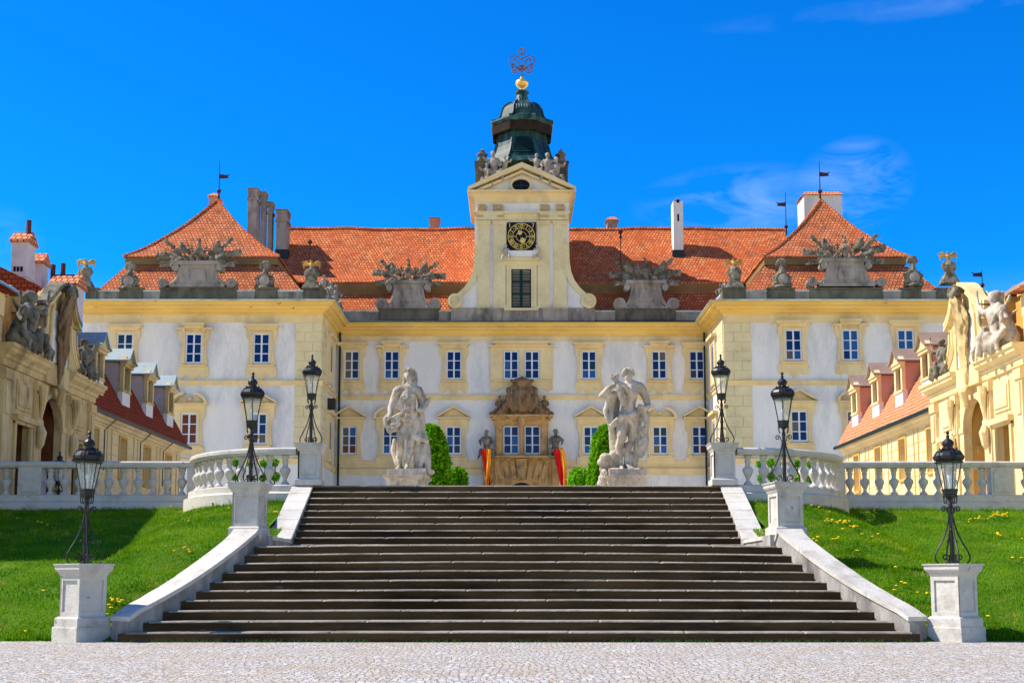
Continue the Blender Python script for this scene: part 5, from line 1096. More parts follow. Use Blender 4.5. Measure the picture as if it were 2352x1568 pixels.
    m.ball((X(PX-.50), YC, 10.95), (.22, .22, .2), 10); m.tube([(X(PX-.1), YC, 11.2), (X(PX-.4), YC, 11.22), (X(PX-.62), YC, 11.1)], [.2, .16, .08], 8); remesh(B('shell_crest', 'carved_stone', m), .035, 1, .03, .1)
    # drops and scrolls on the pilasters
    for y in (40.8, 43.9):
        m = MB(); m.tube([(X(PX-.28), y, 7.45), (X(PX-.30), y-.02, 7.2), (X(PX-.27), y+.03, 6.8), (X(PX-.25), y, 6.4)], [.17, .13, .09, .03], 7); B('relief_drop', stone, m)
        m = MB(); m.tube([(X(PX-.24), y, 6.15), (X(PX-.30), y, 5.9), (X(PX-.26), y, 5.5), (X(PX-.24), y, 5.35)], [.10, .16, .12, .04], 8); B('console', stone, m)
    m = MB(); m.tube([(X(PX-.22), YC, 7.75), (X(PX-.36), YC, 7.5), (X(PX-.25), YC, 7.05), (X(PX-.2), YC, 6.95)], [.10, .17, .13, .04], 8); B('keystone', stone, m)
    # attic block set back, with a rounded metal roof
    m = MB(); bx(m, 17.5, 22, 38, 45.2, 8.1, 10.85); bx(m, 17.35, 22, 38, 41.3, 10.4, 10.62); bx(m, 17.2, 22.1, 38, 41.2, 10.62, 10.9); bx(m, 17.3, 17.52, 39.8, 40.5, 8.4, 10.4); bx(m, 17.3, 17.52, 42.3, 43.2, 8.4, 10.4); bx(m, 17.15, 17.6, 42.1, 43.5, 10.3, 10.86); B('attic', 'aged_cream' if left else 'yellow_plaster', m)
    m = MB(); m.prism([(X(17.25), 10.9), (X(17.3), 11.05), (X(17.7), 11.32), (X(18.6), 11.5), (X(22.1), 11.6), (X(22.1), 10.9)], 37.8, 45.6)
    for y in (39.2, 41.0, 42.6): m.tube([(X(17.24), y, 10.95), (X(17.7), y, 11.34), (X(18.6), y, 11.52), (X(22), y, 11.62)], .03, 4)
    B('metal_roof', metal, m)
    # outer range of the pavilion, reaching forward past the picture's edge
    m = MB(); bx(m, 16.0, 25, 26.6, 37.95, 0, 9.8); B('range_wall', stone, m)
    m = MB(); m.sweep([(X(16.0), 37.8), (X(16.0), 26.6), (X(25), 26.6)][::(1)], [((-o if left else o), z) for o, z in [(-.1, 9.2), (.1, 9.2), (.15, 9.5), (.4, 9.6), (.5, 9.9), (-.1, 9.9)]] if False else [((-o if left else o)*-1, z) for o, z in [(-.1, 9.2), (.1, 9.2), (.15, 9.5), (.4, 9.6), (.5, 9.9), (-.1, 9.9)]]); B('range_cornice', 'ochre', m)
    m = MB(); m.prism([(X(15.5), 9.93), (X(20.5), 12.2), (X(25.4), 9.93)], 26.3, 37.9); B('range_roof', tile, m)
    for y in (28.5, 32, 35.5):
        m = MB(); bx(m, 15.93, 16.02, y-.75, y+.75, 5.4, 8.3); f_ = B('window', 'ochre', m)
        m = MB(); bx(m, 15.9, 15.95, y-.5, y+.5, 5.7, 8.0); B('pane', 'glass_slate', m, f_)
    return t
side_building(-1); side_building(1)
# service buildings behind the left range: chimneys and gabled walls
t = thing('service_building', 'lilac grey walls with tall tile-capped chimneys rising behind the left pavilion', 'building', (-22, 50, 3.25))
def stack(x0, x1, yt, yb, Y, d, hip=True):
    a = U(x0, (yt+yb)/2, Y); b = U(x1, (yt+yb)/2, Y); zt = uz(yt, Y); zb = uz(yb, Y)
    m = MB(); m.box(a.x, b.x, Y, Y+d, zb-5, zt-.4); o = m.build('chimney', 'lilac_plaster', t)
    m = MB(); w = b.x-a.x
    m.prism([(Y-.12, zt-.45), (Y+d*.5, zt), (Y+d+.12, zt-.45), (Y+d+.12, zt-.53), (Y-.12, zt-.53)], a.x-.08, b.x+.08, 'x'); m.build('chimney_cap', 'roof_tiles_pale', m and o)
    m = MB(); 
    for k in range(3): xx = a.x+w*(.25+.22*k); m.box(xx-.05, xx+.05, Y-.02, Y+.06, zt-1.75, zt-1.55)
    m.build('flue_opening', 'dial_black', o); m = MB(); m.box(a.x-.04, b.x+.04, Y-.04, Y+d+.04, zt-1.98, zt-1.88); m.build('string', 'lilac_plaster', o)
    return a, b, zt
a, b, zt = stack(26, 62, 527, 650, 49, .85)
m = MB(); m.tube([(a.x+.5, 49.4, zt-.3), (a.x+.5, 49.4, zt+.5)], .10, 6); m.build('flue_pipe', 'rust_pipe', t)
a, b, zt = stack(74, 97, 577, 660, 51, .7)
a = U(103, 655, 50); b = U(166, 655, 50); zt = uz(629, 50)
m = MB(); m.box(a.x, b.x, 50.5, 51.4, 3.1, uz(648, 50.5)); m.build('wall', 'lilac_plaster', t)
m = MB(); m.prism([(50.35, uz(650, 50.4)), (51.0, uz(630, 51.0)), (51.6, uz(650, 50.4)), (51.6, uz(650, 50.4)-.1), (50.35, uz(650, 50.4)-.1)], a.x, b.x+.08, 'x'); m.build('roof', 'roof_tiles_pale', t)
for x in (122, 145): q = U(x, 620, 51); m = MB(); m.tube([(q.x, 51, q.z-.7), (q.x, 51, uz(605 if x == 145 else 608, 51))], .10, 6); m.build('flue_pipe', 'rust_pipe', t)
a = U(-60, 640, 48); b = U(92, 640, 48)
m = MB(); m.add([(a.x-3, 47, uz(590, 48)), (U(0, 612, 47).x, 47, uz(612, 47)), (U(88, 652, 47).x, 47, uz(655, 47)), (U(88, 652, 47).x, 47, 8), (a.x-3, 47, 8), (a.x-3, 52, uz(590, 48)), (U(0, 612, 47).x, 52, uz(612, 47)), (U(88, 652, 47).x, 52, uz(655, 47)), (U(88, 652, 47).x, 52, 8), (a.x-3, 52, 8)], [(0, 1, 2, 3, 4), (9, 8, 7, 6, 5), (0, 5, 6, 1), (1, 6, 7, 2), (2, 7, 8, 3), (3, 8, 9, 4), (4, 9, 5, 0)]); m.build('side_roof', 'roof_tiles_red', t)
# ------------------------------------------------------------------ sculpture
def J(x, y, dy=0., Y=34.0): return U(x, y, Y+dy)
def limb(m, pts, r, seg=10): r = [q*1.07 for q in r]; m.tube(pts, r, seg); [m.ball(p, q*1.0, 8) for p, q in zip(pts, r)]
PXM = 34/2848.0
# --- left statue: man in a lion skin resting a club, hound at his side
Y0 = 34.0
t = thing('statue', 'weathered stone statue of a long-haired man in a hide, left of the pair', 'statue', tuple(U(936, 1095, Y0)), group='statues above the steps')
m = MB(); g = lambda x, y, d=0.: J(x, y, d)
# legs
limb(m, [g(932, 972), g(922, 1003, -.16), g(920, 1012, -.18), g(920, 1030, -.06), g(917, 1052, .02), g(919, 1070, -.02)], [.165, .135, .102, .108, .072, .056])
limb(m, [g(951, 968), g(945, 1003, -.10), g(943, 1012, -.12), g(943, 1030, -.06), g(937, 1054, -.06), g(935, 1069, -.08)], [.17, .132, .10, .110, .070, .056])
limb(m, [g(919, 1071, .0), g(914, 1076, -.14), g(905, 1079, -.2)], [.065, .055, .032]); limb(m, [g(935, 1070, -.08), g(934, 1076, -.22), g(930, 1079, -.36)], [.065, .058, .03])
# pelvis, torso
limb(m, [g(941, 968), g(942, 952), g(940, 936), g(938, 918, -.03), g(937, 903)], [.215, .185, .17, .205, .19])
m.ball(g(929, 912, -.12), (.13, .10, .10), 8); m.ball(g(947, 911, -.12), (.13, .10, .10), 8); m.ball(g(939, 935, -.10), (.15, .12, .17), 8)
limb(m, [g(915, 897), g(938, 893), g(961, 897)], [.125, .15, .125]); limb(m, [g(939, 893), g(941, 878, -.02)], [.105, .085])
# head, face, hair, lion scalp
m.ball(g(940, 862, -.02), (.115, .14, .165), 12); m.ball(g(937.5, 868, -.12), (.07, .06, .10), 8); m.ball(g(934.5, 864, -.175), (.018, .035, .035), 6); m.ball(g(937, 874, -.12), (.05, .04, .04), 6)
m.ball(g(942, 852, 0), (.145, .17, .10), 10)
rnd = random.Random(21)
for i in range(16): a = rnd.uniform(0, 6.28); m.ball(g(941+9*cos(a), 850+5*sin(a)*.8, -.05-.08*rnd.random()), rnd.uniform(.03, .05), 6)
limb(m, [g(951, 858, .05), g(954, 872, .03), g(953, 888, -.02), g(957, 900, -.1)], [.085, .075, .06, .05]); limb(m, [g(931, 862, .05), g(929, 876, .03), g(925, 890, -.05)], [.06, .05, .045])
# his right arm (viewer's left)
limb(m, [g(913, 898), g(906, 915, .02), g(898, 936, -.04), g(897, 942, -.08), g(897, 957, -.22), g(902, 966, -.28)], [.125, .112, .085, .082, .068, .055])
# hide draped from the hand
limb(m, [g(896, 948, -.05), g(887, 962, -.15), g(888, 976, -.2), g(896, 987, -.22), g(908, 985, -.2)], [.06, .09, .08, .10, .07]); limb(m, [g(912, 960, -.3), g(915, 972, -.28), g(905, 985, -.25)], [.06, .07, .09]); limb(m, [g(893, 968, -.15), g(903, 976, -.28), g(917, 971, -.3)], [.05, .06, .05])
# club / belt across the waist
limb(m, [g(893, 964, -.26), g(906, 957, -.3), g(922, 949, -.30), g(938, 941, -.26), g(950, 934, -.18)], [.035, .045, .045, .045, .04]); 
for i in range(6): m.ball(g(925+5*i, 943-2.0*i, -.30), .032, 6)
limb(m, [g(926, 962, -.25), g(934, 958, -.3)], [.07, .07])
# his left arm folded behind, roll of cloth
limb(m, [g(962, 900), g(970, 915, .05), g(973, 932, .05), g(972, 938, .0), g(962, 941, -.15)], [.125, .11, .085, .082, .06]); limb(m, [g(966, 942, .05), g(976, 932, .0), g(985, 918, -.02)], [.09, .085, .062])
# cloth falling behind
limb(m, [g(964, 905, .15), g(968, 930, .2), g(966, 950, .2), g(970, 975, .22), g(968, 1000, .24), g(966, 1035, .2), g(962, 1078, .15)], [.09, .10, .10, .09, .10, .12, .15]); limb(m, [g(906, 1010, .15), g(903, 1035, .15), g(912, 1060, .1), g(922, 1080, .05)], [.05, .075, .08, .08])
for i in range(5): limb(m, [g(955+i*2.5, 960, -.0+.05*i), g(957+i*2, 1000, .03*i), g(958+i*2.5, 1040, .05)], [.03, .035, .03])
# hound and stump
limb(m, [g(968, 1080, .05), g(966, 1055, .05), g(963, 1030, .05), g(962, 1012, 0)], [.2, .19, .17, .12]); m.ball(g(960, 1004, -.1), (.13, .13, .12), 10); limb(m, [g(963, 1003, -.14), g(974, 1008, -.22), g(982, 1013, -.25)], [.10, .085, .05]); limb(m, [g(975, 1000, -.05), g(980, 1006, -.05)], [.07, .05]); limb(m, [g(979, 1022, -.1), g(983, 1050, -.12), g(982, 1078, -.2)], [.10, .09, .08]); limb(m, [g(972, 1026, -.12), g(969, 1055, -.2), g(965, 1080, -.25)], [.085, .065, .05])
m.ball(g(984, 1084, 0), (.18, .25, .1), 8)
for i in range(14): m.ball(g(rnd.uniform(900, 985), 1080, rnd.uniform(-.35, .3)), (rnd.uniform(.08, .2), .12, .05), 6)
remesh(m.build('figure', 'statue_stone', t), .017, 2, .016, .08)
for xx, mt in ((0, 0),):
    m = MB(); a, b = g(891, 1086), g(982, 1086); m.hexa([(a.x, 33.55, g(0, 1095).z), (b.x, 33.55, g(0, 1095).z), (b.x, 34.5, g(0, 1095).z), (a.x, 34.5, g(0, 1095).z)], [(a.x+.03, 33.58, g(0, 1079).z), (b.x-.02, 33.58, g(0, 1078).z), (b.x-.02, 34.48, g(0, 1078).z), (a.x+.03, 34.48, g(0, 1079).z)]); m.build('plinth', 'statue_stone', t)
def statue_base(cx, label):
    t = thing('statue_pedestal', label, 'pedestal', tuple(U(cx, 1130, Y0).xy)+(3.25,), group='pedestals of the statues'); c = U(cx, 1095, Y0).x
    P = [(.56, 3.2), (.56, 3.45), (.50, 3.50), (.50, 3.55), (.535, g(0, 1112).z), (.545, g(0, 1106).z), (.56, g(0, 1103).z), (.60, g(0, 1101).z), (.625, g(0, 1099).z), (.63, g(0, 1095.6).z), (.60, g(0, 1095.1).z)]
    m = MB(); m.lathe([(r*R2, z) for r, z in P], (c, Y0, 0), 4, pi/4); m.build('moulded_base', 'statue_stone', t)
statue_base(936, 'moulded stone base under the long-haired statue left of the centre')
# --- right statue: flute player, cloak over his arm
t = thing('statue', 'x', 'statue', tuple(U(1437, 1095, Y0)), group='statues above the steps')
t['label'] = 'weathered stone statue of a curly-haired piper in a cloak, right of the pair'
def g2(zx, zy, d=0.): return U((1480+zx/4.9)*.91875, (900+zy/4.9)*.91875, Y0+d)
m = MB()
limb(m, [g2(385, 690), g2(362, 800, -.12), g2(355, 930, -.22), g2(352, 965, -.2), g2(335, 1060, -.08), g2(345, 1180, -.02), g2(352, 1270, -.05)], [.175, .15, .115, .105, .112, .078, .058])
limb(m, [g2(352, 1275, -.05), g2(365, 1320, -.2), g2(375, 1350, -.34)], [.065, .055, .03])
limb(m, [g2(510, 700, .05), g2(505, 830, .05), g2(490, 960, .02), g2(470, 1010, .02), g2(435, 1090, -.0), g2(428, 1180, .0), g2(425, 1260, -.02)], [.18, .15, .115, .105, .105, .078, .058]); limb(m, [g2(425, 1265, -.02), g2(455, 1300, -.12), g2(500, 1325, -.2)], [.068, .06, .035])
limb(m, [g2(440, 670), g2(445, 600), g2(455, 520), g2(465, 420, -.03), g2(470, 350)], [.225, .19, .175, .215, .19]); m.ball(g2(430, 400, -.12), (.13, .1, .1), 8); m.ball(g2(510, 400, -.12), (.13, .1, .1), 8); m.ball(g2(455, 520, -.1), (.14, .1, .2), 8)
limb(m, [g2(385, 325), g2(470, 300), g2(590, 330)], [.12, .15, .13]); limb(m, [g2(460, 310), g2(450, 230, -.03)], [.11, .09])
m.ball(g2(445, 190, -.02), (.12, .14, .17), 12); m.ball(g2(438, 215, -.12), (.075, .06, .09), 8); m.ball(g2(430, 200, -.175), (.02, .035, .035), 6)
for i in range(30): a = rnd.uniform(-.3, 3.4); m.ball(g2(445+62*cos(a), 160-62*sin(a)+10, rnd.uniform(-.12, .12)), rnd.uniform(.045, .065), 6)
m.ball(g2(448, 155, .02), (.145, .15, .135), 10)
limb(m, [g2(600, 345), g2(650, 430, .03), g2(685, 540, .05), g2(680, 570, .02), g2(640, 590, -.1), g2(580, 560, -.18)], [.13, .115, .088, .085, .07, .06])
limb(m, [g2(385, 330), g2(330, 400, -.15), g2(240, 420, -.2), g2(150, 445, -.22), g2(115, 440, -.24), g2(200, 350, -.3), g2(290, 290, -.34), g2(330, 280, -.34)], [.12, .11, .095, .085, .085, .078, .062, .065])
limb(m, [g2(520, 430, -.12), g2(440, 370, -.28), g2(380, 300, -.34), g2(345, 320, -.36)], [.10, .085, .07, .06])
m.ball(g2(270, 220, -.36), (.085, .085, .08), 10); m.ball(g2(315, 200, -.34), (.05, .05, .09), 8)
for i in range(10): m.ball(g2(270+rnd.uniform(-40, 40), 200+rnd.uniform(-25, 20), -.38), .04, 6)
limb(m, [g2(310, 260, -.36), g2(330, 350, -.38), g2(370, 460, -.33), g2(400, 540, -.3)], [.055, .075, .10, .07])
# cloak hanging from the raised arm
limb(m, [g2(210, 440, -.12), g2(185, 540, -.12), g2(160, 620, -.14), g2(185, 720, -.15), g2(215, 800, -.12)], [.07, .06, .06, .055, .05]); limb(m, [g2(280, 420, -.1), g2(250, 520, -.05), g2(230, 640, -.05), g2(240, 740, -.1)], [.07, .085, .09, .08]); limb(m, [g2(320, 420, .05), g2(300, 560, .1), g2(270, 700, .1)], [.07, .09, .10])
limb(m, [g2(225, 760, -.1), g2(245, 860, .0), g2(260, 960, .08), g2(285, 1100, .12), g2(300, 1290, .1)], [.08, .09, .12, .15, .17])
limb(m, [g2(235, 800, -.2), g2(300, 735, -.26), g2(360, 690, -.28), g2(440, 690, -.24), g2(520, 660, -.15), g2(560, 620, -.1)], [.05, .06, .07, .085, .10, .10]); limb(m, [g2(240, 830, -.2), g2(310, 760, -.26), g2(370, 715, -.27)], [.04, .05, .05]); limb(m, [g2(400, 660, -.2), g2(460, 730, -.22), g2(500, 800, -.14)], [.08, .08, .04])
limb(m, [g2(430, 760, .1), g2(430, 900, .15), g2(420, 1050, .15), g2(450, 1200, .15), g2(440, 1320, .1)], [.11, .11, .11, .12, .12])
# pelt behind his left hip
limb(m, [g2(600, 620, .0), g2(640, 640, .02), g2(660, 740, .05), g2(640, 860, .05), g2(630, 980, .03), g2(615, 1080, .0), g2(600, 1170, -.02)], [.10, .12, .12, .13, .15, .14, .07]); limb(m, [g2(570, 700, .1), g2(570, 860, .12), g2(580, 1000, .1), g2(540, 1150, .08), g2(520, 1300, .05)], [.12, .13, .13, .10, .09])
for i in range(26): zy = rnd.uniform(760, 1180); m.ball(g2(rnd.uniform(575, 665), zy, rnd.uniform(-.16, -.04)), (.035, .04, rnd.uniform(.05, .1)), 6)
# rock and animal at his feet
for zx, zy, r in ((160, 1200, .17), (120, 1250, .14), (190, 1260, .18), (250, 1170, .13), (150, 1340, .15), (230, 1290, .16), (280, 1260, .14), (140, 1420, .11)): m.ball(g2(zx, zy, rnd.uniform(-.1, .1)), (r, r*1.1, r*.9), 8)
for i in range(16): m.ball(g2(rnd.uniform(210, 620), 1340, rnd.uniform(-.4, .3)), (rnd.uniform(.08, .2), .12, .05), 6)
remesh(m.build('figure', 'statue_stone', t), .017, 2, .016, .08)
m = MB(); a, b = g2(195, 1390), g2(650, 1390); zt1, zt2 = g2(0, 1440).z, g2(0, 1350).z; m.box(a.x, b.x, 33.5, 34.5, zt1, zt2); m.build('plinth', 'statue_stone', t)
m = MB(); 
for zx, zy, r in ((150, 1380, .12), (130, 1450, .13), (110, 1510, .12), (160, 1480, .14)): m.ball(g2(zx, zy, -.2), r, 8)
remesh(m.build('rock', 'statue_stone', t), .03, 1, .03, .1)
statue_base(1437, 'moulded stone base under the curly-haired statue right of the centre')
# --- roof sculpture -----------------------------------------------------------
def trophy(cx, ytop, ymid, yb, Y, wb, wt, label, seed, wing):
    "scrolled pedestal below, heap of flags, cannon and a cuirass above"
    rd = random.Random(seed); c = U(cx, yb, Y); k = Y/2848.0; zb = uz(yb, Y); zm_ = uz(ymid, Y); zt = uz(ytop, Y)
    t = thing('roof_trophy', label, 'sculpture', (c.x, Y+.4, zb), group='stone trophies on the parapet'); x = c.x; W = wb*k/2; w = wt*k/2; H = zm_-zb
    m = MB(); half = [(W*.62, zb), (W*.56, zb+H*.2), (w*.74, zb+H*.45), (w*.66, zb+H*.75), (w*.72, zb+H*.92), (w*.80, zb+H)]
    m.prism([(x+a, b) for a, b in half]+[(x-a, b) for a, b in half[::-1]], Y+.1, Y+.9); m.box(x-w*.92, x+w*.92, Y-.05, Y+1.0, zm_-.16, zm_+.10); m.box(x-W*.72, x+W*.72, Y, Y+.95, zb, zb+.22)
    m.prism([(x-w*.34, zb+H*.26), (x+w*.34, zb+H*.26), (x+w*.28, zb+H*.72), (x-w*.28, zb+H*.72)], Y+.03, Y+.2)
    for sg in (-1, 1):
        P = [(.92, .10), (.74, .16), (.60, .34), (.52, .6), (.50, .82)]; m.tube([(x+sg*a*W*(1 if i < 3 else .92), Y+.15, zb+H*b) for i, (a, b) in enumerate(crv(P, 4))], .13, 6)
        r = .33 if wing else .46; c0 = (x+sg*W*.90, zb+r*.9)
        m.prism([(c0[0]+r*cos(a), c0[1]+r*sin(a)) for a in [i*2*pi/16 for i in range(16)]], Y-.02, Y+.8); m.tube([(p, Y-.05, q) for p, q in spiral(c0[0], c0[1], r*.74, 1.8, -pi/2, sg, 24)], .05, 5)
        c1 = (x+sg*w*.86, zb+H*.80); m.prism([(c1[0]+.24*cos(a), c1[1]+.26*sin(a)) for a in [i*2*pi/12 for i in range(12)]], Y-.03, Y+.85)
    m.build('scrolled_pedestal', 'parapet_light', t)
    m = MB(); A = zt-zm_
    # cuirass with plumed helmet
    cy = Y+.35; limb(m, [(x, cy, zm_+.1), (x, cy-.05, zm_+A*.28), (x, cy-.08, zm_+A*.50), (x, cy, zm_+A*.62)], [.24, .20, .30, .12]); m.ball((x, cy-.05, zm_+A*.76), (.15, .17, .19), 8); m.ball((x, cy+.02, zm_+A*.95), (.10, .18, .17), 8); m.ball((x-.1, cy, zm_+A*1.03), (.14, .1, .07), 6); limb(m, [(x-.25, cy, zm_+A*.5), (x-.42, cy-.1, zm_+A*.3)], [.11, .09]); limb(m, [(x+.25, cy, zm_+A*.5), (x+.42, cy-.1, zm_+A*.3)], [.11, .09])
    for sg in (-1, 1):
        for an, ln, fl in ((78, .62, 0), (64, .98, 1), (52, 1.0, 2), (38, .98, 3), (28, 1.05, 1), (14, .9, 0), (-6, .95, 4)):
            an = radians(an+rd.uniform(-5, 5)); L_ = w*1.45*ln if an < .8 else A*.98*ln; d = Vector((sg*cos(an), 0, sin(an))); b0 = Vector((x+sg*w*.18, cy+rd.uniform(-.1, .25), zm_+A*.12)); tip = b0+d*L_
            m.tube([b0, tip], [.05, .035], 5)
            if fl == 1:  # banner furled along its pole
                e = Vector((-d.z*sg, 0, d.x*sg)).normalized()
                for j in range(7): f = .42+.09*j; m.ball(b0+d*L_*f-e*(.10+.05*j)*sg*sg+Vector((0, rd.uniform(-.1, .1), -.05*j)), (.16, .09, .20+.02*j), 6)
            if fl in (0, 3): e2 = Vector((-d.z, 0, d.x)); [m.tube([b0+d*L_*f_-e2*.22, b0+d*L_*f_+e2*.22], .045, 5) for f_ in (.72, .88)]
            if fl == 2: m.tube([b0+d*L_*.55, tip], [.09, .15], 8); m.ball(tip, .13, 6); m.ball(b0+d*L_*.78, .16, 6)
            if fl == 3:
                for j in range(5): m.ball(b0+d*L_*(.5+.11*j)+Vector((0, rd.uniform(-.1, .1), -.1+.05*j)), (.2, .08, .16), 6)
            if fl == 4: m.tube([b0+d*L_*.3, tip+Vector((0, -.1, -.1))], [.12, .07], 6)
            if fl == 0: m.ball(tip, (.07, .05, .18), 6, Matrix.Rotation(-sg*(pi/2-an), 3, 'Y'))
        # big flag spreading outwards
        P = [Vector((x+sg*w*.35, cy-.1, zm_+.15)), Vector((x+sg*w*1.10, cy-.15, zm_+A*.46)), Vector((x+sg*w*1.34, cy-.1, zm_+A*.50)), Vector((x+sg*w*1.02, cy-.2, zm_+.0)), Vector((x+sg*w*.9, cy-.15, zm_-.05))]
        for i in range(9):
            f = i/8; a = P[0].lerp(P[4], f); b = P[1].lerp(P[3], f)+Vector((sg*.16*sin(i*2.2), .10*sin(i*2.4), 0)); limb(m, [a, a.lerp(b, .5), b], [.08, .09+.03*sin(i*2.4), .045], 6)
        limb(m, [(x+sg*w*.85, cy-.25, zm_+.05), (x+sg*w*1.0, cy-.3, zm_-.22), (x+sg*w*.95, cy-.25, zm_-.5)], [.14, .12, .07]); 
        for j in range(5): m.ball((x+sg*w*rd.uniform(.1, .9), cy-.3, zm_+rd.uniform(.05, .3)), rd.uniform(.1, .18), 6)
        for j in range(3): a = Vector((x+sg*w*.85, cy-.2, zm_-.05-.1*j)); m.tube([a, a+Vector((sg*w*.62, -.15, -.12-.05*j+.18))], .05, 5)
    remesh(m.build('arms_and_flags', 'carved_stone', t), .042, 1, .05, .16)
YWs, YMs = YW+.05, YM+.05
trophy(452, 547, 602, 659, YWs, 180, 122, 'tall stone trophy of flags and armour on the left wing parapet', 1, True)
trophy(1946, 539, 596, 657, YWs, 182, 122, 'tall stone trophy of flags and armour on the right wing parapet', 2, True)
trophy(937, 594, 646, 710, YMs, 140, 104, 'stone trophy of flags on the central parapet left of the clock tower', 3, False)
trophy(1485, 592, 646, 710, YMs, 140, 104, 'stone trophy of flags on the central parapet right of the clock tower', 4, False)
def helm(cx, ytop, yb, Y, label, seed):
    rd = random.Random(seed); c = U(cx, yb, Y); zb, zt = uz(yb, Y), uz(ytop, Y); H = zt-zb; t = thing('roof_ornament', label, 'sculpture', (c.x, Y+.4, zb), group='shields with plumed helmets on the parapet'); x = c.x; y = Y+.4
    m = MB(); m.lathe([(.66, 0), (.62, H*.07), (.38, H*.10)], (x, y, zb), 10); m.lathe([(.02, -.12), (.34, -.10), (.40, 0), (.36, .08), (.02, .1)], (0, 0, 0), 14) if False else None
    limb(m, [(x, y, zb+.1), (x, y, zb+H*.30), (x, y, zb+H*.48), (x, y, zb+H*.58)], [.42, .40, .30, .14]); m.build('pedestal', 'carved_stone', t) if False else None
    for i in range(14):
        a = 2*pi*i/14; m.ball((x+.47*cos(a), y-.30, zb+H*.26+.47*sin(a)), .10, 6)
    for sg in (-1, 1): limb(m, [(x+sg*.3, y, zb+H*.42), (x+sg*.58, y-.1, zb+H*.34), (x+sg*.5, y-.1, zb+H*.2), (x+sg*.62, y-.1, zb+H*.06)], [.14, .13, .12, .1]); m.tube([(x+sg*.3, y, zb+H*.4), (x+sg*.62, y-.05, zb+H*.52)], .05, 5)
    m.ball((x, y-.06, zb+H*.60), (.21, .23, .26), 8); limb(m, [(x-.02, y-.1, zb+H*.56), (x-.05, y-.3, zb+H*.54)], [.12, .06])
    for i in range(16): a = radians(-10+200*i/15); m.ball((x+.30*cos(a), y+rd.uniform(-.12, .12), zb+H*.78+.32*sin(a)), (.12, .1, .13), 6)
    limb(m, [(x, y, zb+H*.66), (x, y, zb+H*.88)], [.17, .2])
    remesh(m.build('plumed_helmet', 'carved_stone', t), .045, 1, .045, .2)
    m = MB(); m.add([(x+.36*cos(2*pi*i/20), y-.40, zb+H*.26+.38*sin(2*pi*i/20)) for i in range(20)]+[(x+.36*cos(2*pi*i/20), y-.2, zb+H*.26+.38*sin(2*pi*i/20)) for i in range(20)]+[(x, y-.48, zb+H*.26)], [(i, (i+1) % 20, 40) for i in range(20)]+[(i, (i+1) % 20, 20+(i+1) % 20, 20+i) for i in range(20)]); m.build('round_shield', 'parapet_light', t)
helm(294, 597, 662, YWs, 'shield and plumed helmet left of the trophy on the left wing', 11); helm(606, 594, 662, YWs, 'shield and plumed helmet right of the trophy on the left wing', 12)
helm(1799, 589, 659, YWs, 'shield and plumed helmet left of the trophy on the right wing', 13); helm(2102, 580, 656, YWs, 'shield and plumed helmet right of the trophy on the right wing', 14)
def bust(cx, ytop, yb, Y, label, seed, dy=0., eagle=True, wd=1., cat='sculpture', grp='armour figures on the parapet'):
    rd = random.Random(seed); c = U(cx, yb, Y); zb, zt = uz(yb, Y), uz(ytop, Y); H = zt-zb; t = thing('roof_statue', label, cat, (c.x, Y+.4, zb), group=grp); x = c.x; y = Y+.4
    m = MB(); m.hexa([(x-.62*wd, y-.5, zb), (x+.62*wd, y-.5, zb), (x+.62*wd, y+.5, zb), (x-.62*wd, y+.5, zb)], [(x-.36*wd, y-.3, zb+H*.26), (x+.36*wd, y-.3, zb+H*.26), (x+.36*wd, y+.3, zb+H*.26), (x-.36*wd, y+.3, zb+H*.26)]); m.build('base', 'carved_stone', t)
    m = MB(); limb(m, [(x, y, zb+H*.24), (x, y-.05, zb+H*.4), (x+.03, y-.08, zb+H*.56), (x, y, zb+H*.68)], [.30, .27, .33, .16])
    for sg in (-1, 1): limb(m, [(x+sg*.28, y, zb+H*.62), (x+sg*.42, y-.05, zb+H*.52), (x+sg*.35, y-.15, zb+H*.4)], [.14, .12, .09]); limb(m, [(x+sg*.15, y-.1, zb+H*.36), (x+sg*.30, y-.2, zb+H*.26)], [.15, .09])
    for i in range(10): m.ball((x+rd.uniform(-.42, .42), y-.2, zb+H*rd.uniform(.26, .6)), rd.uniform(.07, .13), 6)
    m.ball((x, y-.02, zb+H*.74), (.16, .18, .19), 8); remesh(m.build('cuirass', 'carved_stone', t), .045, 1, .045, .2)
    if eagle:
        m = MB(); z0 = zb+H*.80; m.ball((x, y-.05, z0), (.17, .2, .2), 8); limb(m, [(x, y-.05, z0+.1), (x-.05, y-.1, z0+.28), (x-.16, y-.15, z0+.26)], [.10, .08, .03])
        for sg in (-1, 1):
            for j in range(4): limb(m, [(x+sg*.1, y, z0+.02), (x+sg*(.38+.05*j), y+.05, z0+.30-.10*j), (x+sg*(.72-.06*j), y+.05, z0+.20-.16*j)], [.08, .06, .03])
        remesh(m.build('gilded_eagle', 'gilt_worn', t), .04, 1, .0, .2)
    return t
bust(191, 588, 660, YWs, 'gilded eagle over armour at the outer corner of the left wing', 31); bust(713, 592, 662, YWs, 'gilded eagle over armour at the inner corner of the left wing', 32)
bust(1689, 587, 660, YWs, 'gilded eagle over armour at the inner corner of the right wing', 33); bust(2185, 570, 650, YWs, 'gilded eagle over armour at the outer corner of the right wing', 34)
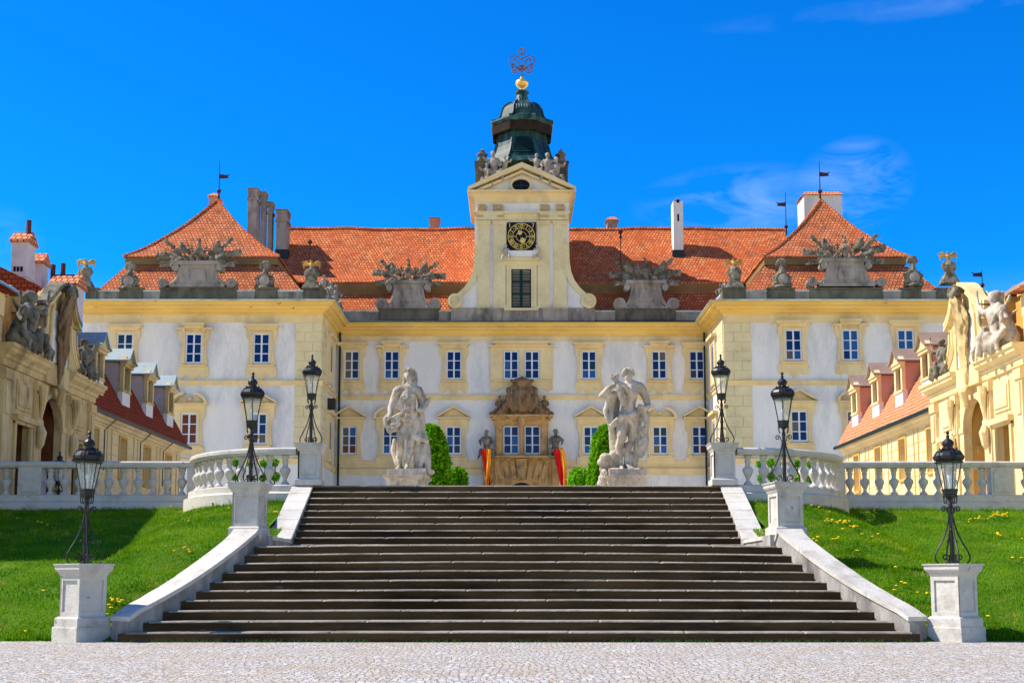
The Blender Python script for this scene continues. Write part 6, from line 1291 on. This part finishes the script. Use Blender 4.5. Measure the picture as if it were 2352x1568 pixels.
def seated(cx, ytop, yb, Y, lab, seed, mat='parapet_light', face=1, name='seated_figure', cat='sculpture', grp=None, lean=0., horse=False):
    rd = random.Random(seed); c = U(cx, yb, Y); zb, zt = uz(yb, Y), uz(ytop, Y); H = zt-zb; x, y = c.x, Y+.35; k = H/1.5; f = face
    m = MB(); Q = lambda a, b, h: (x+f*a*k+lean*h*k, y+b*k, zb+h*k)
    limb(m, [Q(0, 0, .28), Q(.03, 0, .55), Q(.05, -.05, .85), Q(.05, -.03, 1.08)], [.20*k, .17*k, .2*k, .1*k]); m.ball(Q(.05, -.05, 1.30), (.12*k, .13*k, .15*k), 8); m.ball(Q(.04, 0, 1.38), (.14*k, .14*k, .1*k), 8)
    limb(m, [Q(-.15, 0, 1.02), Q(-.3, -.05, .78), Q(-.22, -.25, .6)], [.09*k, .075*k, .05*k]); limb(m, [Q(.22, 0, 1.02), Q(.42, -.08, .85), Q(.36, -.2, .62)] if Y < 89 or 'cherub' in name else [Q(.22, 0, 1.02), Q(.42, -.08, .95), Q(.55, -.12, 1.12)], [.09*k, .075*k, .05*k])
    limb(m, [Q(-.1, -.05, .25), Q(-.28, -.38, .28), Q(-.3, -.42, -.08), Q(-.32, -.5, -.2)], [.14*k, .11*k, .08*k, .05*k]); limb(m, [Q(.12, -.05, .25), Q(.35, -.32, .30), Q(.45, -.38, -.05), Q(.5, -.45, -.2)], [.14*k, .11*k, .08*k, .05*k])
    for i in range(8): m.ball(Q(rd.uniform(-.35, .35), rd.uniform(-.1, .3), rd.uniform(.0, .3)), rd.uniform(.12, .2)*k, 6)
    if horse:
        limb(m, [Q(-.55, .1, .1), Q(-.6, .1, .5), Q(-.72, 0, .8), Q(-.85, -.1, .75)], [.22*k, .16*k, .12*k, .06*k])
    t = m.build(name, mat, loc=(x, y, zb)); tag(t, lab, cat, grp); remesh(t, .04*k+.008, 1, .04*k, .2); return t
# figures reclining on the raking cornice of the tower, urns on the blocks behind
G_ = 'figures on the clock tower gable'
seated(1140, 342, 408, 89.7, 'reclining figure lowest on the left slope of the tower gable', 41, face=-1, grp=G_, lean=-.1); seated(1158, 352, 398, 89.9, 'smaller figure higher up the left slope of the tower gable', 42, face=1, grp=G_)
seated(1234, 348, 398, 89.9, 'smaller figure nearest the top of the right slope of the tower gable', 43, face=-1, grp=G_); seated(1256, 346, 408, 89.6, 'figure with spread knees in the middle of the right gable slope', 44, face=1, grp=G_); seated(1276, 356, 418, 89.6, 'draped figure lowest on the right slope of the tower gable', 45, face=1, grp=G_)
seated(1120, 370, 420, 89.6, 'child figure at the outer left foot of the tower gable', 46, face=-1, grp=G_)
for x, sd in ((1107.5, 'left'), (1288.5, 'right')):
    zb_u = uz(381, 92.5); zt_u = uz(342, 92.5); h = zt_u-zb_u; c = U(x, 381, 92.5); t = thing('stone_urn', 'dark stone urn with lid on the %s block behind the tower gable' % sd, 'urn', (c.x, 92.5, zb_u), group='urns on the clock tower')
    m = MB(); m.lathe([(.26, 0), (.26, h*.06), (.12, h*.12), (.12, h*.18), (.30, h*.28), (.36, h*.42), (.28, h*.52), (.30, h*.56), (.46, h*.62), (.42, h*.66)], (c.x, 92.5, zb_u), 14); m.build('bowl', 'carved_stone', t, smooth=True); m = MB(); m.lathe([(.40, h*.66), (.30, h*.72), (.18, h*.77), (.17, h*.82), (.22, h*.86), (.10, h*.92), (.08, h*.95), (.03, h)], (c.x, 92.5, zb_u), 12); m.build('lid', 'carved_stone', t, smooth=True)
seated(1163, 558, 592, 89.2, 'small stone cherub under the lower left corner of the clock', 47, 'statue_stone', -1, 'cherub', 'sculpture', 'cherubs below the clock'); seated(1232, 558, 592, 89.2, 'small stone cherub under the lower right corner of the clock', 48, 'statue_stone', 1, 'cherub', 'sculpture', 'cherubs below the clock')
for o in [q for q in bpy.data.objects if q.name.startswith('cherub')]: pass
seated(1119, 984, 1046, 88.9, 'dark seated figure on the portal left of the paired windows', 49, 'carved_stone', -1, grp='figures on the portal'); seated(1275, 982, 1046, 88.9, 'dark seated figure on the portal right of the paired windows', 50, 'carved_stone', 1, grp='figures on the portal')
seated(1146, 906, 948, 89.2, 'small figure beside the coat of arms, left', 51, 'cartouche_stone', 1, grp='figures beside the coat of arms', name='relief_figure'); seated(1252, 906, 948, 89.2, 'small figure beside the coat of arms, right', 52, 'cartouche_stone', -1, grp='figures beside the coat of arms', name='relief_figure')
# figures on the wing returns, seen in a row running back
for i, (x, yt, yb, Y) in enumerate(((741, 628, 672, 84.2), (757, 642, 692, 86.2), (768, 650, 706, 88.2))): seated(x, yt, yb, Y, 'dark figure on the inner parapet of the left wing, %s' % ('nearest', 'middle of three', 'farthest back')[i], 60+i, grp='figures on the inner parapets', face=1)
for i, (x, yt, yb, Y) in enumerate(((1669, 640, 672, 84.2), (1659, 648, 694, 86.4))): seated(x, yt, yb, Y, 'dark figure on the inner parapet of the right wing, %s' % ('nearer', 'farther')[i], 70+i, grp='figures on the inner parapets', face=-1)
# groups on the gate pavilions
def pav_group(s, yy, zz, k, lab, seed, mat='carved_stone'):
    rd = random.Random(seed); x = .03+s*15.9; m = MB(); f = -1
    Q = lambda a, b, h: (x-s*a*k*-1*-1, yy+b*k, zz+h*k)
    limb(m, [Q(-.1, 0, .4), Q(0, 0, .75), Q(.05, .02, 1.15), Q(.05, 0, 1.42)], [.28*k, .22*k, .25*k, .12*k]); m.ball(Q(.1, 0, 1.68), (.16*k, .15*k, .19*k), 10); m.ball(Q(0, 0, 1.76), (.18*k, .18*k, .14*k), 8)
    limb(m, [Q(.05, -.25, 1.35), Q(.2, -.5, 1.05), Q(.35, -.45, .75)], [.12*k, .1*k, .06*k]); limb(m, [Q(.05, .25, 1.35), Q(.2, .5, 1.3), Q(.3, .7, 1.6)], [.12*k, .1*k, .06*k])
    limb(m, [Q(0, -.15, .35), Q(.45, -.3, .4), Q(.5, -.35, 0)], [.18*k, .15*k, .1*k]); limb(m, [Q(0, .15, .35), Q(.45, .2, .45), Q(.5, .3, 0)], [.18*k, .15*k, .1*k])
    for i in range(14): m.ball(Q(rd.uniform(-.3, .3), rd.uniform(-.6, .6), rd.uniform(0, .5)), rd.uniform(.15, .28)*k, 6)
    m.tube([Q(.25, .68, .9), Q(.3, .75, 2.1)], .05*k, 5)
    # a companion crouching behind, with drapery falling over the ledge
    limb(m, [Q(-.1, -.75, .25), Q(.0, -.72, .6), Q(.05, -.7, .95)], [.26*k, .22*k, .15*k]); m.ball(Q(.1, -.7, 1.15), (.15*k, .15*k, .17*k), 8); limb(m, [Q(.05, -.8, .85), Q(.25, -1.0, .75), Q(.3, -1.1, 1.0)], [.1*k, .08*k, .05*k])
    limb(m, [Q(-.1, .75, .2), Q(.0, .85, .5), Q(.05, .8, .8)], [.25*k, .2*k, .14*k])
    for i in range(9): a = rd.uniform(-1, 1); limb(m, [Q(.2, a, .45), Q(.42, a+.05, .15), Q(.4, a+rd.uniform(-.1, .1), -.12)], [.09*k, .08*k, .04*k])
    for i in range(6): a = rd.uniform(0, pi); limb(m, [Q(-.1, 0, .9), Q(-.2, 1.0*cos(a), .9+.95*sin(a))], [.10*k, .035*k])
    o = m.build('pavilion_figure', mat, loc=(x, yy, zz)); tag(o, lab, 'sculpture', 'figures on the pavilion gables'); remesh(o, .045, 1, .05, .18)
pav_group(-1, 39.75, 8.45, 1.08, 'blackened stone figure in front of the left pavilion gable at the picture edge', 81); pav_group(-1, 44.95, 8.45, .78, 'dark stone figure behind the left pavilion gable, before the first dormer', 82)
pav_group(1, 39.75, 8.45, 1.08, 'stone figure in front of the right pavilion gable at the picture edge', 83, 'statue_stone'); pav_group(1, 44.95, 8.45, .78, 'dark stone figure behind the right pavilion gable, before the first dormer', 84)
for s, sd in ((-1, 'left'), (1, 'right')):   # dark wall lamps hung on the pavilions
    pass
# ------------------------------------------------------------------ weather vanes and rods
def vane(x, yt, yball, yb, Y, yf, side, lab, flag=True):
    a = U(x, yt, Y); b = U(x, yb, Y); t = thing('weather_vane', lab, 'weather vane', (b.x, Y, b.z), group='vanes on the roofs')
    m = MB(); m.tube([(b.x, Y, b.z-.4), (b.x, Y, a.z)], [.05, .022], 5); m.build('rod', 'iron', t); m = MB(); z = uz(yball, Y); m.ball((b.x, Y, z), .17, 8); m.lathe([(.10, z-.5), (.06, z-.2), (.05, z)], (b.x, Y, 0), 8); m.build('ball', 'dark_iron', t)
    if flag:
        z = uz(yf, Y); m = MB(); s = side; m.prism([(b.x+s*.03, z+.12), (b.x+s*.5, z+.06), (b.x+s*.85, z+.13), (b.x+s*.62, z-.02), (b.x+s*.72, z-.18), (b.x+s*.03, z-.22)], Y-.015, Y+.015); m.build('flag', 'dark_iron', t)
vane(502.5, 371, 439, 456, 89.4, 404, 1, 'thin weather vane on the peak of the left wing roof'); vane(1884, 370, 440, 456, 89.2, 399, 1, 'thin weather vane on the peak of the right wing roof'); vane(1806, 441, 521, 530, 97, 468, -1, 'thin weather vane at the right end of the central ridge')
vane(1426, 530, 533, 592, 91.2, 0, 1, 'short ball-topped rod against the roof behind the right central trophy', False); vane(711, 551, 556, 600, 84.5, 0, 1, 'short ball-topped rod above the eagle at the left wing inner corner', False)
vane(2257, 620, 655, 665, 88, 629, -1, 'small flag vane just above the roof of the right pavilion')
# ------------------------------------------------------------------ banners
def banner(xt_, xb_, Y, lab, P, cols):
    t = thing('cloth_banner', lab, 'banner', tuple(U(xt_, 1033, Y)), group='red and orange banners by the gateway')
    for nm, mt, pts in cols:
        m = MB(); vs = []; fs = []; n = 22
        for i in range(n+1):
            f = i/n; xa, xb, w = pts(f); y = 1031+(1116-1031)*f
            for j in range(5): g_ = j/4; p = U(xa+(xb-xa)*g_, y, Y+.16*sin(g_*7+f*4)+w); vs.append(tuple(p))
        for i in range(n):
            for j in range(4): a = i*5+j; fs.append((a, a+1, a+6, a+5))
        k = len(vs); vs2 = [(v[0], v[1]+.02, v[2]) for v in vs]; m.add(vs, fs); m.add(vs2, [f[::-1] for f in fs]); m.build(nm, mt, t, recalc=False, smooth=True)
banner(1117, 1120, 88.3, 'red and orange banner hanging left of the gateway', None, (('red_strip', 'red_cloth', lambda f: (1106+8*f+6*f*f, 1118+9*f, .0)), ('orange_strip', 'orange_cloth', lambda f: (1117+1*f-3*f*f, 1128-1*f-9*max(0, f-.3)*.9, -.2))))
banner(1287, 1295, 88.3, 'red and orange banner hanging right of the gateway', None, (('red_strip', 'red_cloth', lambda f: (1272+12*f+4*f*f, 1284+9*min(1, f*1.6)+1*f, .0)), ('orange_strip', 'orange_cloth', lambda f: (1283+14*sqrt(f)*.9, 1295+8*sqrt(f), -.2))))
# ------------------------------------------------------------------ clipped bushes
def topiary(cx, w, ytop, Y, lab, seed, mat='topiary_leaf', cat='topiary', skew=0., n=5200, conic=.25, size=.16):
    rd = random.Random(seed); zt = uz(ytop, Y); zb = 3.25; H = zt-zb; R_ = w/2*Y/2848.0; x = U(cx, ytop, Y).x
    t = thing('clipped_bush', lab, cat, (x, Y, zb)); m = MB(); m.tube([(x, Y, zb-.05), (x, Y, zb+H*.5)], [.08, .05], 6); m.build('trunk', 'bark', t)
    def rad(f): return R_*(1-conic*f)*min(1, sqrt(max(0, 1-max(0, (f-.78)/.22)**2)))*(1+.0*f)
    m = MB(); m.lathe([(max(.02, rad(i/12)-.10), H*i/12) for i in range(13)], (x+0, Y, zb), 12); pts = []
    core = m; mm = MB(); mm.v = [(v[0]+skew*(v[2]-zb)/H, v[1], v[2]) for v in m.v]; mm.f = m.f
    for i in range(n):
        f = rd.random(); f = f if f < .8 else .8+.2*rd.random(); a = rd.random()*2*pi; b = noise.noise(Vector((cos(a)*2.2, sin(a)*2.2, f*H*1.6+seed)))+.6*noise.noise(Vector((cos(a)*6, sin(a)*6, f*H*4+seed)))
        r = (rad(f)*(1+.16*b)+.02)*(1-.20*rd.random()**3); top = f > .78
        if top and rd.random() < .5: r *= sqrt(rd.random())
        z = zb+f*H; nn = Vector((cos(a), sin(a), .6 if top else .1)).normalized()
        if rd.random() < .18: nn = nn+Vector((0, 0, .6))
        pts.append(((x+r*cos(a)+skew*f, Y+r*sin(a), z+.05*b), nn))
    k = MB(); k.leaves(pts, size, rd); mm.build('inner_foliage', 'earth', t); k.build('foliage', mat, t, recalc=False)
topiary(1006, 74, 978, 38, 'tall clipped green bush behind the left statue', 91, skew=-.2, conic=.30); topiary(1381, 74, 978, 38, 'tall clipped green bush behind the right statue', 92, skew=.2, conic=.30)
topiary(1052, 40, 1078, 39.2, 'low rounded bush right of the tall left bush', 93, n=2200, conic=.1, mat='topiary_leaf'); topiary(1330, 42, 1078, 39.2, 'low rounded bush left of the tall right bush', 94, n=2200, conic=.1, mat='topiary_leaf_bright')
def shrub(cx, cy, r, Y, lab, seed):
    rd = random.Random(seed); c = U(cx, cy, Y); t = thing('young_shrub', lab, 'shrub', (c.x, Y, 3.25), group='young shrubs behind the curved balustrades'); R_ = r*Y/2848.0; pts = []
    m = MB(); m.tube([(c.x, Y, 3.2), (c.x+.03, Y, c.z)], [.025, .015], 5); m.build('stem', 'bark', t)
    for kx, ky in ((cx, cy), (cx+rd.uniform(-3, 3), cy+rd.uniform(30, 36))):
        q = U(kx, ky, Y)
        for i in range(230): d = Vector((rd.gauss(0, 1), rd.gauss(0, 1), rd.gauss(0, 1))).normalized(); pts.append((q+d*R_*rd.uniform(.5, 1.05), d))
    k = MB(); k.leaves(pts, .09, rd); k.build('foliage', 'vine_leaf', t, recalc=False)
for i, (x, y, r) in enumerate(((541, 1062, 7), (578, 1065, 7), (606, 1064, 7), (630, 1062, 9))): shrub(x, y, r, 33.2, 'bright green shrub seen between the left curved balusters, %s from the left' % ('first', 'second', 'third', 'fourth')[i], 100+i)
for i, (x, y, r) in enumerate(((1746, 1066, 8), (1771, 1062, 9), (1829, 1064, 8), (1862, 1066, 7))): shrub(x, y, r, 33.2, 'bright green shrub seen between the right curved balusters, %s from the left' % ('first', 'second', 'third', 'fourth')[i], 110+i)
